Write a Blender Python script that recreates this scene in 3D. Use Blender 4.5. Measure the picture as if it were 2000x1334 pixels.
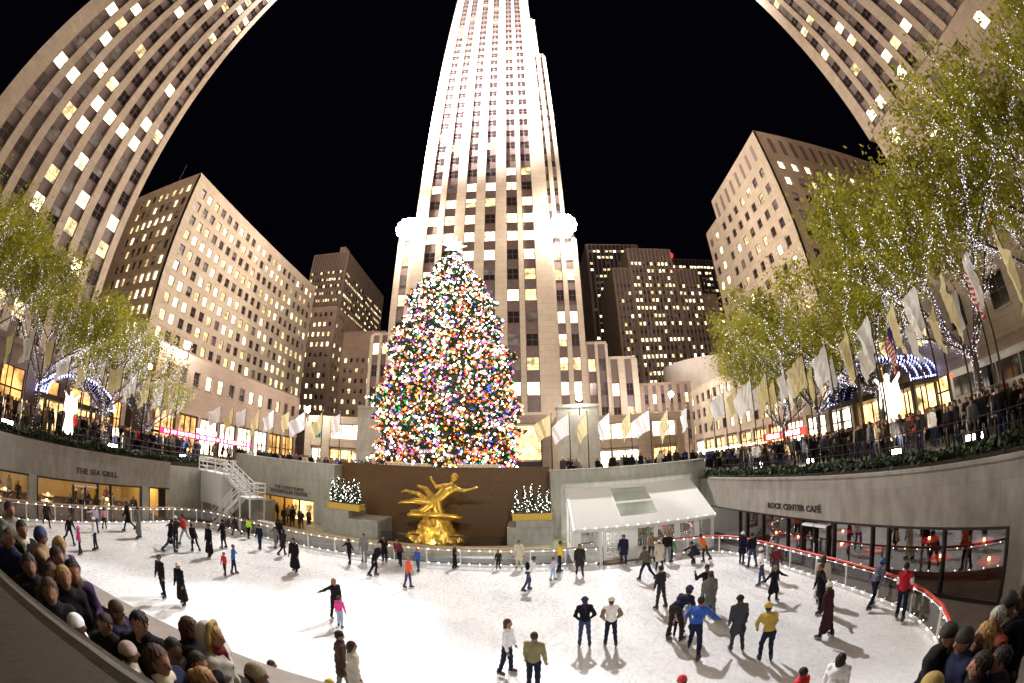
import bpy, math, random
import numpy as np
from mathutils import Vector, Matrix
for o in list(bpy.data.objects): bpy.data.objects.remove(o)
R = math.radians
SC = bpy.context.scene
COL = SC.collection
rnd = random.Random(11)

# ---------------------------------------------------------------- camera, sky, light
CAM = (0.0, 0.0, 6.3)
cd = bpy.data.cameras.new('camera'); cam = bpy.data.objects.new('camera', cd); COL.objects.link(cam)
cd.type = 'PANO'; cd.sensor_fit = 'HORIZONTAL'; cd.sensor_width = 36.0; cd.sensor_height = 24.012
cd.clip_start = 0.05; cd.clip_end = 3000
cd.panorama_type = 'FISHEYE_LENS_POLYNOMIAL'
cd.fisheye_fov = R(200)
cd.fisheye_polynomial_k0 = 0.0
cd.fisheye_polynomial_k1 = -1.0 / 13.772
cd.fisheye_polynomial_k2 = 0.0
cd.fisheye_polynomial_k3 = 0.0
cd.fisheye_polynomial_k4 = 0.0
YAW, PITCH, ROLL = R(1.78), R(17.99), R(-0.8)
Mw = Matrix.Rotation(YAW, 4, 'Z') @ Matrix.Rotation(PITCH, 4, 'X') @ Matrix.Rotation(-ROLL, 4, 'Y') @ Matrix.Rotation(R(90), 4, 'X')
Mw.translation = Vector(CAM)
cam.matrix_world = Mw
SC.camera = cam

w = bpy.data.worlds.new('World'); SC.world = w; w.use_nodes = True
bgn = w.node_tree.nodes['Background']
bgn.inputs[0].default_value = (0.35, 0.32, 1.0, 1); bgn.inputs[1].default_value = 0.0022
SC.view_settings.view_transform = 'Standard'; SC.view_settings.look = 'None'
SC.view_settings.exposure = 0.0; SC.view_settings.gamma = 1.0
SC.render.engine = 'CYCLES'
cy = SC.cycles
cy.max_bounces = 6; cy.diffuse_bounces = 3; cy.glossy_bounces = 3; cy.transmission_bounces = 4
cy.transparent_max_bounces = 10; cy.sample_clamp_indirect = 3.0; cy.sample_clamp_direct = 0
cy.caustics_reflective = False; cy.caustics_refractive = False
cy.use_denoising = True

def lamp(name, typ, loc, power, color=(1, .88, .74), size=0.3, target=None, spot=None, blend=.4, label=None, hidden=False):
    d = bpy.data.lights.new(name, typ); d.energy = power; d.color = color
    if typ == 'SUN': d.angle = size
    elif typ in ('POINT', 'SPOT'): d.shadow_soft_size = size
    elif typ == 'AREA': d.size = size
    if spot: d.spot_size = R(spot); d.spot_blend = blend
    o = bpy.data.objects.new(name, d); COL.objects.link(o); o.location = loc
    if target is not None:
        o.rotation_euler = (Vector(target) - Vector(loc)).to_track_quat('-Z', 'Y').to_euler()
    return o
WARM = (1, .80, .60); ROSE = (1, .83, .74); COOL = (.95, .96, 1)
# unseen fill added behind the viewer in place of city glow on south-facing fronts
lamp('front_fill_spot', 'SPOT', (-24, -60, 46), 128000, (1, .76, .60), 9, target=(-16, 62, 46), spot=54, blend=.35)
lamp('front_fill_spot', 'SPOT', (26, -60, 46), 128000, (1, .76, .60), 9, target=(22, 62, 46), spot=54, blend=.35)
lamp('front_fill_sun', 'SUN', (0, -60, 60), 0.05, (1, .78, .62), R(50), target=(-4, 30, 22))  # weak soft sun added as fill from behind the viewer
# floodlight banks on the shoulders of the great tower (both visible in the photograph)
FLOODS = [(-22.0, 60.6, 50.3), (8.2, 60.6, 49.6)]
for fl in FLOODS:
    lamp('floodlight', 'POINT', fl, 68000, (1, .86, .70), .9)
    lamp('rink_floodlight', 'SPOT', (fl[0], fl[1] - .6, fl[2] - .4), 116000, (.92, .935, 1), .8, target=(-6, 29, 0), spot=46, blend=.22)
# rink floodlights on the buildings behind the viewer, throwing the faint second shadows away from the camera
lamp('rear_floodlight', 'SPOT', (16, -56, 43), 85000, (1, .96, .92), 1.2, target=(-1, 40, 3), spot=24, blend=.4)
lamp('rear_floodlight', 'SPOT', (-16, -56, 43), 45000, (1, .94, .86), 1.2, target=(-7, 40, 3), spot=24, blend=.4)
# roof floodlights of the neighbouring blocks that wash the upper tower
lamp('roof_floodlight', 'SPOT', (-50, 38, 56), 9000000, (1, .93, .9), 1.5, target=(-8, 62, 200), spot=136, blend=1)
lamp('roof_floodlight', 'SPOT', (46, 44, 68), 7000000, (1, .93, .9), 1.5, target=(-6, 62, 200), spot=136, blend=1)
# floods at podium height
lamp('podium_floodlight', 'POINT', (-35.5, 29.5, 17.5), 4800, (1, .9, .85), .4)
lamp('podium_floodlight', 'POINT', (21.5, 57.5, 15.5), 4200, (1, .92, .86), .4)
lamp('pier_floodlight', 'POINT', (6.8, 49.4, 14.4), 1700, (1, .96, .88), .25)
lamp('pier_floodlight', 'POINT', (-30.4, 49.4, 13.6), 1900, (1, .96, .88), .25)

# ---------------------------------------------------------------- materials
MATS = {}
def mat(name, col, rough=.7, metal=0., emit=None, es=0., spec=.4):
    if name in MATS: return MATS[name]
    m = bpy.data.materials.new(name); m.use_nodes = True; b = m.node_tree.nodes['Principled BSDF']
    b.inputs['Base Color'].default_value = (*col, 1); b.inputs['Roughness'].default_value = rough
    b.inputs['Metallic'].default_value = metal; b.inputs['Specular IOR Level'].default_value = spec
    if emit:
        b.inputs['Emission Color'].default_value = (*emit, 1); b.inputs['Emission Strength'].default_value = es
        m.cycles.emission_sampling = 'NONE'
    MATS[name] = m; return m
def noisy(name, c1, c2, scale=3., rough=.75, bump=.0, detail=6, joints=None, metal=0., aniso=None, jc=.72):
    """stone or concrete: two tones of noise, optional courses of blocks (object space), slight bump"""
    m = mat(name, c1, rough, metal); nt = m.node_tree; N = nt.nodes; L = nt.links; b = N['Principled BSDF']
    tc = N.new('ShaderNodeTexCoord'); mp = N.new('ShaderNodeMapping'); L.new(tc.outputs['Object'], mp.inputs[0])
    if aniso: mp.inputs['Scale'].default_value = aniso
    n = N.new('ShaderNodeTexNoise'); n.inputs['Scale'].default_value = scale; n.inputs['Detail'].default_value = detail; n.inputs['Roughness'].default_value = .65
    L.new(mp.outputs[0], n.inputs['Vector'])
    cr = N.new('ShaderNodeValToRGB'); L.new(n.outputs['Fac'], cr.inputs[0])
    cr.color_ramp.elements[0].position = .3; cr.color_ramp.elements[0].color = (*c1, 1)
    cr.color_ramp.elements[1].position = .7; cr.color_ramp.elements[1].color = (*c2, 1)
    out = cr.outputs[0]
    if joints:
        cb = N.new('ShaderNodeSeparateXYZ'); L.new(tc.outputs['Object'], cb.inputs[0])
        ad = N.new('ShaderNodeMath'); ad.operation = 'ADD'; L.new(cb.outputs[0], ad.inputs[0]); L.new(cb.outputs[1], ad.inputs[1])
        co = N.new('ShaderNodeCombineXYZ'); L.new(ad.outputs[0], co.inputs[0]); L.new(cb.outputs[2], co.inputs[1])
        br = N.new('ShaderNodeTexBrick'); L.new(co.outputs[0], br.inputs['Vector'])
        br.inputs['Scale'].default_value = 1; br.inputs['Brick Width'].default_value = joints[0]; br.inputs['Row Height'].default_value = joints[1]
        br.inputs['Mortar Size'].default_value = joints[2]
        br.inputs['Color1'].default_value = (1, 1, 1, 1); br.inputs['Color2'].default_value = (.9, .88, .86, 1); br.inputs['Mortar'].default_value = (jc, jc, jc, 1)
        mx = N.new('ShaderNodeMix'); mx.data_type = 'RGBA'; mx.blend_type = 'MULTIPLY'; mx.inputs['Factor'].default_value = 1
        L.new(out, mx.inputs['A']); L.new(br.outputs['Color'], mx.inputs['B']); out = mx.outputs['Result']
    L.new(out, b.inputs['Base Color'])
    if bump:
        bp = N.new('ShaderNodeBump'); bp.inputs['Strength'].default_value = bump; bp.inputs['Distance'].default_value = .02
        L.new(n.outputs['Fac'], bp.inputs['Height']); L.new(bp.outputs[0], b.inputs['Normal'])
    return m
def glass(name, tint=(1, 1, 1), refl=.12, rough=.02):
    m = bpy.data.materials.new(name); m.use_nodes = True; nt = m.node_tree; N = nt.nodes; L = nt.links
    for n in list(N):
        if n.type == 'BSDF_PRINCIPLED': N.remove(n)
    t = N.new('ShaderNodeBsdfTransparent'); t.inputs[0].default_value = (*tint, 1)
    g = N.new('ShaderNodeBsdfGlossy'); g.inputs['Roughness'].default_value = rough
    f = N.new('ShaderNodeLayerWeight'); p5 = N.new('ShaderNodeMath'); p5.operation = 'POWER'; p5.inputs[1].default_value = 4; L.new(f.outputs['Facing'], p5.inputs[0])
    a = N.new('ShaderNodeMath'); a.operation = 'ADD'; a.inputs[1].default_value = refl + .04; L.new(p5.outputs[0], a.inputs[0]); a.use_clamp = True
    x = N.new('ShaderNodeMixShader'); L.new(a.outputs[0], x.inputs[0]); L.new(t.outputs[0], x.inputs[1]); L.new(g.outputs[0], x.inputs[2])
    L.new(x.outputs[0], N['Material Output'].inputs['Surface']); MATS[name] = m; return m
lime = noisy('limestone', (.38, .31, .245), (.49, .405, .325), .35, .8, joints=(1.7, .85, .03))
lime_t = noisy('tower_limestone', (.44, .38, .315), (.54, .475, .40), .3, .8, joints=(2.2, 1.05, .03))
lime_d = noisy('dark_limestone', (.26, .19, .15), (.34, .26, .21), .3, .8, joints=(1.6, .9, .03))
conc = noisy('concrete_facing', (.20, .185, .16), (.34, .32, .285), 1.6, .8, .25, joints=(2.6, 1.9, .015), aniso=(1.2, 1.2, .5), jc=.82)
conc2 = noisy('grey_granite', (.27, .275, .235), (.42, .42, .365), 1.1, .75, .2, joints=(2.4, 1.5, .012), aniso=(1.6, 1.6, .6), jc=.85)
redgr = noisy('brown_granite', (.082, .042, .014), (.145, .078, .028), 5, .45, .1, joints=(1.9, 1.0, .012))
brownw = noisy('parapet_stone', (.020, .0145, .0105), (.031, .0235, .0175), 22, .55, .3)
ledgem = noisy('ledge_stone', (.23, .20, .175), (.31, .275, .24), 5, .7, .15)
pave = noisy('paving', (.075, .065, .058), (.125, .11, .098), 2, .6, .1, joints=(1.2, 1.2, .02))
asph = noisy('asphalt', (.04, .04, .042), (.06, .06, .06), 4, .8)
darkm = mat('dark_bronze', (.035, .026, .024), .45, .5)
spand = noisy('spandrel', (.11, .078, .078), (.16, .115, .11), 1.5, .5)
steel = mat('white_paint', (.8, .8, .79), .4)
blackm = mat('black_metal', (.012, .012, .012), .5)
polem = mat('pole_bronze', (.06, .045, .03), .35, .7)
fabw = mat('white_fabric', (.82, .82, .8), .8)
_n = fabw.node_tree; _t = _n.nodes.new('ShaderNodeBsdfTranslucent'); _t.inputs[0].default_value = (.93, .92, .88, 1); _x = _n.nodes.new('ShaderNodeMixShader'); _x.inputs[0].default_value = .4
_n.links.new(_n.nodes['Principled BSDF'].outputs[0], _x.inputs[1]); _n.links.new(_t.outputs[0], _x.inputs[2]); _n.links.new(_x.outputs[0], _n.nodes['Material Output'].inputs['Surface'])
lightgrey = noisy('grey_sheet', (.40, .42, .44), (.5, .52, .54), 3, .6)
gold = noisy('gilded_bronze', (.46, .29, .05), (.76, .53, .12), 5, .4, .1, metal=.85)
yel = mat('yellow_planter', (.62, .43, .07), .5)
beige = noisy('beige_stone', (.46, .42, .26), (.58, .53, .36), 3, .6)
leafm = mat('xmas_needles', (.018, .05, .02), .7)
hedgem = mat('hedge_leaves', (.018, .035, .012), .7)
bark = noisy('bark', (.06, .045, .035), (.11, .085, .065), 9, .9, .6)
def leafmat(name, col):
    m = mat(name, col, .6); nt = m.node_tree; N = nt.nodes; L = nt.links; b = N['Principled BSDF']
    n = N.new('ShaderNodeTexNoise'); n.inputs['Scale'].default_value = .9; n.inputs['Detail'].default_value = 5
    tc = N.new('ShaderNodeTexCoord'); L.new(tc.outputs['Object'], n.inputs['Vector'])
    cr = N.new('ShaderNodeValToRGB'); L.new(n.outputs['Fac'], cr.inputs[0])
    cr.color_ramp.elements[0].position = .35; cr.color_ramp.elements[0].color = (col[0] * .55, col[1] * .55, col[2] * .5, 1)
    cr.color_ramp.elements[1].position = .65; cr.color_ramp.elements[1].color = (col[0] * 1.25, col[1] * 1.2, col[2], 1)
    L.new(cr.outputs[0], b.inputs['Base Color'])
    tr = N.new('ShaderNodeBsdfTranslucent'); L.new(cr.outputs[0], tr.inputs[0])
    x = N.new('ShaderNodeMixShader'); x.inputs[0].default_value = .45; L.new(b.outputs[0], x.inputs[1]); L.new(tr.outputs[0], x.inputs[2])
    L.new(x.outputs[0], N['Material Output'].inputs['Surface']); return m
leafg = leafmat('tree_leaves', (.42, .43, .05))
clear = glass('clear_glass', (.96, .97, .96), .03)
shopg = glass('shop_glass', (.85, .86, .84), .10)
cafeg = glass('cafe_glass', (.5, .48, .47), .26)
rinkg = glass('rink_panel', (.86, .88, .88), .06)
def em(name, col, s): return mat(name, (.0, .0, .0), .5, 0, col, s)
w_dark = mat('window_dark', (.022, .016, .018), .12, 0, spec=.6)
w_dim = em('window_dim', (.30, .21, .15), .3)
w_grey = em('window_blind', (.34, .26, .22), .42)
w_lit = em('window_lit', (1, .74, .36), 1.25)
w_bri = em('window_bright', (1, .86, .52), 3.6)
w_fr = mat('window_frame', (.13, .095, .085), .5)
bulbw = em('bulb_white', (1, .93, .82), 14)
bulbv = em('bulb_violet_white', (.86, .78, 1), 3.0); bulbt = em('bulb_tree_white', (1, .92, .86), 4.5)
bulbb = em('bulb_blue', (.34, .38, 1), 11); glow_o = em('amber_glow', (1, .46, .13), 1.5)
floodm = em('flood_lens', (1, .98, .95), 60)
glow_y = em('warm_glow', (1, .62, .24), 2.6)
glow_w = em('shop_glow', (1, .86, .58), 6)
def mottle(m, sc_, lo, hi_):
    nt_ = m.node_tree; b_ = nt_.nodes['Principled BSDF']; g_o = nt_.nodes.new('ShaderNodeNewGeometry'); n_o = nt_.nodes.new('ShaderNodeTexNoise'); n_o.inputs['Scale'].default_value = sc_; n_o.inputs['Detail'].default_value = 3
    nt_.links.new(g_o.outputs['Position'], n_o.inputs['Vector']); r_o = nt_.nodes.new('ShaderNodeMapRange'); r_o.inputs[1].default_value = .32; r_o.inputs[2].default_value = .68; e = b_.inputs['Emission Strength'].default_value
    r_o.inputs[3].default_value = e * lo; r_o.inputs[4].default_value = e * hi_; nt_.links.new(n_o.outputs['Fac'], r_o.inputs[0]); nt_.links.new(r_o.outputs[0], b_.inputs['Emission Strength'])
mottle(w_lit, .9, .35, 2.2); mottle(w_bri, .8, .3, 1.7); mottle(w_dim, .9, .2, 2.2); mottle(w_grey, .9, .3, 1.8); mottle(glow_y, .9, .12, 2.0); mottle(glow_w, .8, .15, 1.6); mottle(glow_o, .8, .2, 2.0)
pinkm = em('pink_neon', (1, .03, .16), 2.2)
neonw = em('neon_white', (1, .85, .9), 9)

# ---------------------------------------------------------------- helpers
def tag(o, label=None, cat=None, group=None, kind=None):
    if label: o['label'] = label
    if cat: o['category'] = cat
    if group: o['group'] = group
    if kind: o['kind'] = kind
    return o
def empty(name, loc, label, cat, group=None, rz=0., kind=None):
    o = bpy.data.objects.new(name, None); COL.objects.link(o); o.location = loc; o.rotation_euler = (0, 0, rz)
    o.empty_display_size = .2
    return tag(o, label, cat, group, kind)
def link(name, me, parent=None, loc=None, rz=None):
    o = bpy.data.objects.new(name, me); COL.objects.link(o)
    if parent is not None: o.parent = parent
    if loc is not None: o.location = loc
    if rz is not None: o.rotation_euler = (0, 0, rz)
    return o
class MB:
    """collects shapes into one mesh; with org, shapes are given in world space and stored relative to org"""
    def __init__(s, org=(0, 0, 0)):
        s.v = []; s.f = []; s.m = []; s.mats = []; s.o = org
    def mi(s, m):
        if m not in s.mats: s.mats.append(m)
        return s.mats.index(m)
    def add(s, vs, fs, m):
        b = len(s.v); o = s.o
        s.v += [(p[0] - o[0], p[1] - o[1], p[2] - o[2]) for p in vs]
        k = s.mi(m)
        for f in fs: s.f.append(tuple(b + i for i in f)); s.m.append(k)
    def box(s, x0, x1, y0, y1, z0, z1, m):
        if x0 > x1: x0, x1 = x1, x0
        if y0 > y1: y0, y1 = y1, y0
        if z0 > z1: z0, z1 = z1, z0
        s.add([(x0, y0, z0), (x1, y0, z0), (x1, y1, z0), (x0, y1, z0), (x0, y0, z1), (x1, y0, z1), (x1, y1, z1), (x0, y1, z1)],
              [(3, 2, 1, 0), (4, 5, 6, 7), (0, 1, 5, 4), (1, 2, 6, 5), (2, 3, 7, 6), (3, 0, 4, 7)], m)
    def quad(s, a, b, c, d, m): s.add([a, b, c, d], [(0, 1, 2, 3)], m)
    def tube(s, pts, r, m, n=6, cap=True):
        pts = [Vector(p) for p in pts]
        if not isinstance(r, (list, tuple)): r = [r] * len(pts)
        vs = []; fs = []
        for i, p in enumerate(pts):
            d = (pts[min(i + 1, len(pts) - 1)] - pts[max(i - 1, 0)])
            d = d.normalized() if d.length > 1e-9 else Vector((0, 0, 1))
            u = d.cross(Vector((0, 0, 1))) if abs(d.z) < .95 else d.cross(Vector((1, 0, 0)))
            u.normalize(); w_ = d.cross(u)
            for k in range(n):
                a = 2 * math.pi * k / n; vs.append(tuple(p + (u * math.cos(a) + w_ * math.sin(a)) * r[i]))
        for i in range(len(pts) - 1):
            for k in range(n):
                k2 = (k + 1) % n; fs.append((i * n + k, (i + 1) * n + k, (i + 1) * n + k2, i * n + k2))
        if cap: fs.append(tuple(range(n))); fs.append(tuple(reversed(range((len(pts) - 1) * n, len(pts) * n))))
        s.add(vs, fs, m)
    def prism(s, poly, z0, z1, m):
        n = len(poly)
        s.add([(x, y, z0) for x, y in poly] + [(x, y, z1) for x, y in poly],
              [tuple(reversed(range(n))), tuple(range(n, 2 * n))] + [(i, (i + 1) % n, n + (i + 1) % n, n + i) for i in range(n)], m)
    def octa(s, p, r, m, sz=1.):
        x, y, z = p
        s.add([(x + r, y, z), (x - r, y, z), (x, y + r, z), (x, y - r, z), (x, y, z + r * sz), (x, y, z - r * sz)],
              [(0, 2, 4), (2, 1, 4), (1, 3, 4), (3, 0, 4), (2, 0, 5), (1, 2, 5), (3, 1, 5), (0, 3, 5)], m)
    def ball(s, p, r, m, nu=10, nv=6, sz=1.):
        vs = [(p[0], p[1], p[2] + r * sz)]; fs = []
        for j in range(1, nv):
            t = math.pi * j / nv
            for i in range(nu):
                a = 2 * math.pi * i / nu; vs.append((p[0] + r * math.sin(t) * math.cos(a), p[1] + r * math.sin(t) * math.sin(a), p[2] + r * sz * math.cos(t)))
        vs.append((p[0], p[1], p[2] - r * sz)); L_ = len(vs) - 1
        for i in range(nu):
            fs.append((0, 1 + i, 1 + (i + 1) % nu)); fs.append((L_, 1 + (nv - 2) * nu + (i + 1) % nu, 1 + (nv - 2) * nu + i))
        for j in range(nv - 2):
            for i in range(nu):
                a = 1 + j * nu + i; b = 1 + j * nu + (i + 1) % nu; fs.append((a, a + nu, b + nu, b))
        s.add(vs, fs, m)
    def mesh(s, name, smooth=False):
        me = bpy.data.meshes.new(name); me.from_pydata(s.v, [], s.f)
        for m in s.mats: me.materials.append(m)
        me.polygons.foreach_set('material_index', s.m)
        if smooth: me.polygons.foreach_set('use_smooth', [True] * len(s.f))
        me.update(); return me
    def build(s, name, parent=None, smooth=False, loc=None, rz=None):
        me = s.mesh(name, smooth)
        if parent is None and loc is None: loc = s.o
        return link(name, me, parent, loc, rz)
def npmesh(name, V, F, mats, mi=None, smooth=False):
    """fast mesh from numpy arrays (all faces with the same corner count)"""
    me = bpy.data.meshes.new(name); nf, k = F.shape
    me.vertices.add(len(V)); me.vertices.foreach_set('co', np.asarray(V, np.float32).ravel())
    me.loops.add(nf * k); me.loops.foreach_set('vertex_index', np.asarray(F, np.int32).ravel())
    me.polygons.add(nf); me.polygons.foreach_set('loop_start', np.arange(0, nf * k, k, dtype=np.int32))
    me.polygons.foreach_set('loop_total', np.full(nf, k, np.int32))
    for m in mats: me.materials.append(m)
    if mi is not None: me.polygons.foreach_set('material_index', np.asarray(mi, np.int32))
    if smooth: me.polygons.foreach_set('use_smooth', np.ones(nf, bool))
    me.update(calc_edges=True); return me
def bulbs_mesh(name, P, r, mats, mi=None):
    """octahedral lamps at the points P"""
    P = np.asarray(P, float); n = len(P); r = np.broadcast_to(np.asarray(r, float), (n,))
    D = np.array([(1, 0, 0), (-1, 0, 0), (0, 1, 0), (0, -1, 0), (0, 0, 1), (0, 0, -1)], float)
    V = (P[:, None, :] + D[None] * r[:, None, None]).reshape(-1, 3)
    T = np.array([(0, 2, 4), (2, 1, 4), (1, 3, 4), (3, 0, 4), (2, 0, 5), (1, 2, 5), (3, 1, 5), (0, 3, 5)])
    F = (np.arange(n)[:, None, None] * 6 + T[None]).reshape(-1, 3)
    return npmesh(name, V, F, mats, None if mi is None else np.repeat(mi, 8))
def leaf_mesh(name, P, size, mats, seed=1, mi=None, up=.0, asp=.6):
    """one small rhombic leaf-clump face per point, random orientation"""
    g = np.random.default_rng(seed); P = np.asarray(P, float); n = len(P)
    a = g.normal(size=(n, 3)); a /= np.linalg.norm(a, axis=1)[:, None]
    b = g.normal(size=(n, 3)); b -= (b * a).sum(1)[:, None] * a; b /= np.linalg.norm(b, axis=1)[:, None]
    s = size * g.uniform(.6, 1.4, n)[:, None]
    V = np.stack([P + a * s, P + b * s * asp, P - a * s, P - b * s * asp], 1).reshape(-1, 3)
    F = np.arange(n * 4).reshape(n, 4)
    return npmesh(name, V, F, mats, mi)

# ---------------------------------------------------------------- smooth bodies: signed distance + surface nets
def nets(F, org, h):
    nx, ny, nz = F.shape; S = F < 0
    c = [S[i:nx - 1 + i, j:ny - 1 + j, k:nz - 1 + k] for i in (0, 1) for j in (0, 1) for k in (0, 1)]
    cnt = sum(x.astype(np.int8) for x in c); act = (cnt > 0) & (cnt < 8)
    idx = -np.ones(act.shape, np.int32); A = np.argwhere(act); idx[act] = np.arange(len(A))
    acc = np.zeros((len(A), 3)); num = np.zeros(len(A))
    corners = [(0, 0, 0), (1, 0, 0), (0, 1, 0), (1, 1, 0), (0, 0, 1), (1, 0, 1), (0, 1, 1), (1, 1, 1)]
    for p in corners:
        for ax in range(3):
            if p[ax] == 1: continue
            q = list(p); q[ax] = 1
            a = F[A[:, 0] + p[0], A[:, 1] + p[1], A[:, 2] + p[2]]; b = F[A[:, 0] + q[0], A[:, 1] + q[1], A[:, 2] + q[2]]
            ok = (a < 0) != (b < 0); t = np.where(ok, a / np.where(ok, a - b, 1), 0)
            for k in range(3): acc[:, k] += np.where(ok, p[k] + (t if k == ax else 0), 0)
            num += ok
    V = (A + acc / num[:, None]) * h + np.asarray(org)
    Q = []
    for ax in range(3):
        a0 = S.take(range(F.shape[ax] - 1), ax); a1 = S.take(range(1, F.shape[ax]), ax)
        o1, o2 = [(1, 2), (2, 0), (0, 1)][ax]
        E = np.argwhere(a0 != a1); E = E[(E[:, o1] > 0) & (E[:, o2] > 0) & (E[:, o1] < F.shape[o1] - 1) & (E[:, o2] < F.shape[o2] - 1)]
        ins = a0[E[:, 0], E[:, 1], E[:, 2]]
        def g(d1, d2):
            e = E.copy(); e[:, o1] += d1; e[:, o2] += d2; return idx[e[:, 0], e[:, 1], e[:, 2]]
        q = np.stack([g(-1, -1), g(0, -1), g(0, 0), g(-1, 0)], 1)
        q[~ins] = q[~ins][:, ::-1]; Q.append(q)
    return V, np.concatenate(Q)
def sdf_mesh(prims, h, pad=.03):
    """prims: ('c', a, b, ra, rb) round cone, ('e', centre, radii, lean) ellipsoid; blended with a small fillet"""
    los = []; his = []
    for p in prims:
        if p[0] == 'c':
            r = max(p[3], p[4]); los.append(np.minimum(p[1], p[2]) - r); his.append(np.maximum(p[1], p[2]) + r)
        else:
            r = max(p[2]); los.append(np.array(p[1]) - r); his.append(np.array(p[1]) + r)
    lo = np.min(los, 0) - pad - 2 * h; hi = np.max(his, 0) + pad + 2 * h
    n = np.ceil((hi - lo) / h).astype(int) + 1; F = np.full(n, .3, np.float32); k = max(.035, h * 1.2)
    for p, l, u in zip(prims, los, his):
        i0 = np.maximum(((l - pad - lo) / h).astype(int) - 1, 0); i1 = np.minimum(((u + pad - lo) / h).astype(int) + 3, n)
        sl = tuple(slice(a, b) for a, b in zip(i0, i1))
        ax = [lo[d] + h * np.arange(i0[d], i1[d]) for d in range(3)]
        X, Y, Z = np.meshgrid(*ax, indexing='ij')
        if p[0] == 'c':
            a = np.array(p[1], float); b = np.array(p[2], float); ba = b - a; L2 = max((ba * ba).sum(), 1e-9)
            t = np.clip(((X - a[0]) * ba[0] + (Y - a[1]) * ba[1] + (Z - a[2]) * ba[2]) / L2, 0, 1)
            d = np.sqrt((X - a[0] - t * ba[0]) ** 2 + (Y - a[1] - t * ba[1]) ** 2 + (Z - a[2] - t * ba[2]) ** 2) - (p[3] + (p[4] - p[3]) * t)
        else:
            cx, cy_, cz = p[1]; rx, ry, rz = p[2]; x = X - cx; y = Y - cy_; z = Z - cz; ln = p[3] if len(p) > 3 else 0
            cl, s_ = math.cos(ln), math.sin(ln); y, z = y * cl - z * s_, y * s_ + z * cl
            q = np.sqrt((x / rx) ** 2 + (y / ry) ** 2 + (z / rz) ** 2); d = (q - 1) * min(rx, ry, rz) * np.where(q > 1, 1, 1)
        f = F[sl]; hh = np.clip(.5 + .5 * (f - d) / k, 0, 1); F[sl] = f + (d - f) * hh - k * hh * (1 - hh)
    return nets(F, lo, h)

# ---------------------------------------------------------------- ground, pit, rink
PL = 4.6                                    # plaza level; the ice is at 0
PX0, PX1, PY1 = -25.5, 13.0, 28.0           # rink well: west wall, east wall, back wall
g = MB(); B0 = 900
g.box(-B0, PX0 - 1.5, -B0, B0, PL - .3, PL, pave); g.box(PX1 + 1.5, B0, -B0, B0, PL - .3, PL, pave)
g.box(PX0 - 1.5, PX1 + 1.5, 29.95, B0, PL - .3, PL, pave); g.box(PX0 - 1.5, PX1 + 1.5, -B0, -1.2, PL - .3, PL, pave)
tag(g.build('plaza_ground'), kind='structure')
g = MB(); g.box(-40, 26, -6, 40, -.5, -.02, pave); tag(g.build('rink_surround_floor'), kind='structure')
icem = mat('ice', (.80, .81, .83), .32, spec=.35)
nt = icem.node_tree; N = nt.nodes; L = nt.links
tc = N.new('ShaderNodeTexCoord'); n1 = N.new('ShaderNodeTexNoise'); n1.inputs['Scale'].default_value = .32; n1.inputs['Detail'].default_value = 7; n1.inputs['Roughness'].default_value = .6
n2 = N.new('ShaderNodeTexNoise'); n2.inputs['Scale'].default_value = 5; n2.inputs['Detail'].default_value = 8; n2.inputs['Distortion'].default_value = 1.5
L.new(tc.outputs['Object'], n1.inputs['Vector']); L.new(tc.outputs['Object'], n2.inputs['Vector'])
c1 = N.new('ShaderNodeValToRGB'); L.new(n1.outputs['Fac'], c1.inputs[0]); c1.color_ramp.elements[0].position = .38; c1.color_ramp.elements[0].color = (.69, .705, .73, 1); c1.color_ramp.elements[1].position = .56; c1.color_ramp.elements[1].color = (.84, .84, .85, 1)
c2 = N.new('ShaderNodeValToRGB'); L.new(n2.outputs['Fac'], c2.inputs[0]); c2.color_ramp.elements[0].position = .3; c2.color_ramp.elements[0].color = (.88, .89, .91, 1); c2.color_ramp.elements[1].position = .62; c2.color_ramp.elements[1].color = (1, 1, 1, 1)
mx = N.new('ShaderNodeMix'); mx.data_type = 'RGBA'; mx.blend_type = 'MULTIPLY'; mx.inputs['Factor'].default_value = 1
L.new(c1.outputs[0], mx.inputs['A']); L.new(c2.outputs[0], mx.inputs['B']); L.new(mx.outputs['Result'], N['Principled BSDF'].inputs['Base Color'])
v = N.new('ShaderNodeTexWave'); v.inputs['Scale'].default_value = 1.1; v.inputs['Distortion'].default_value = 22; v.inputs['Detail'].default_value = 5; L.new(tc.outputs['Object'], v.inputs['Vector'])
rr = N.new('ShaderNodeMapRange'); L.new(v.outputs['Fac'], rr.inputs[0]); rr.inputs[3].default_value = .22; rr.inputs[4].default_value = .5; L.new(rr.outputs[0], N['Principled BSDF'].inputs['Roughness'])
# rink outline, clockwise from the near left corner
def arc(cx, cy_, r, a0, a1, n=9): return [(cx + r * math.cos(R(a0 + (a1 - a0) * i / n)), cy_ + r * math.sin(R(a0 + (a1 - a0) * i / n))) for i in range(n + 1)]
LEFTP = [(-21.5, 4.1)] + arc(-21.8, 7.1, 3.0, 262, 180, 8)[1:] + [(-24.85, 10), (-24.9, 14), (-24.9, 18), (-24.9, 20.6)] + arc(-22.2, 20.6, 2.7, 180, 90, 7)[1:] + [(-19, 23.35), (-15.5, 23.35), (-12, 23.32), (-8, 23.3), (-4, 23.3), (0, 23.28), (2.9, 23.2), (4.3, 22.85)]
RIGHTP = [(7.6, 23.1), (9.4, 22.9), (10.6, 22.4), (11.5, 21.3), (11.95, 19.8), (12.1, 18), (12.1, 15), (12.0, 12), (11.8, 10), (11.5, 8.4), (11.0, 7.0), (10.3, 5.8), (9.3, 4.8), (8.0, 4.1), (6.5, 3.8)]
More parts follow.
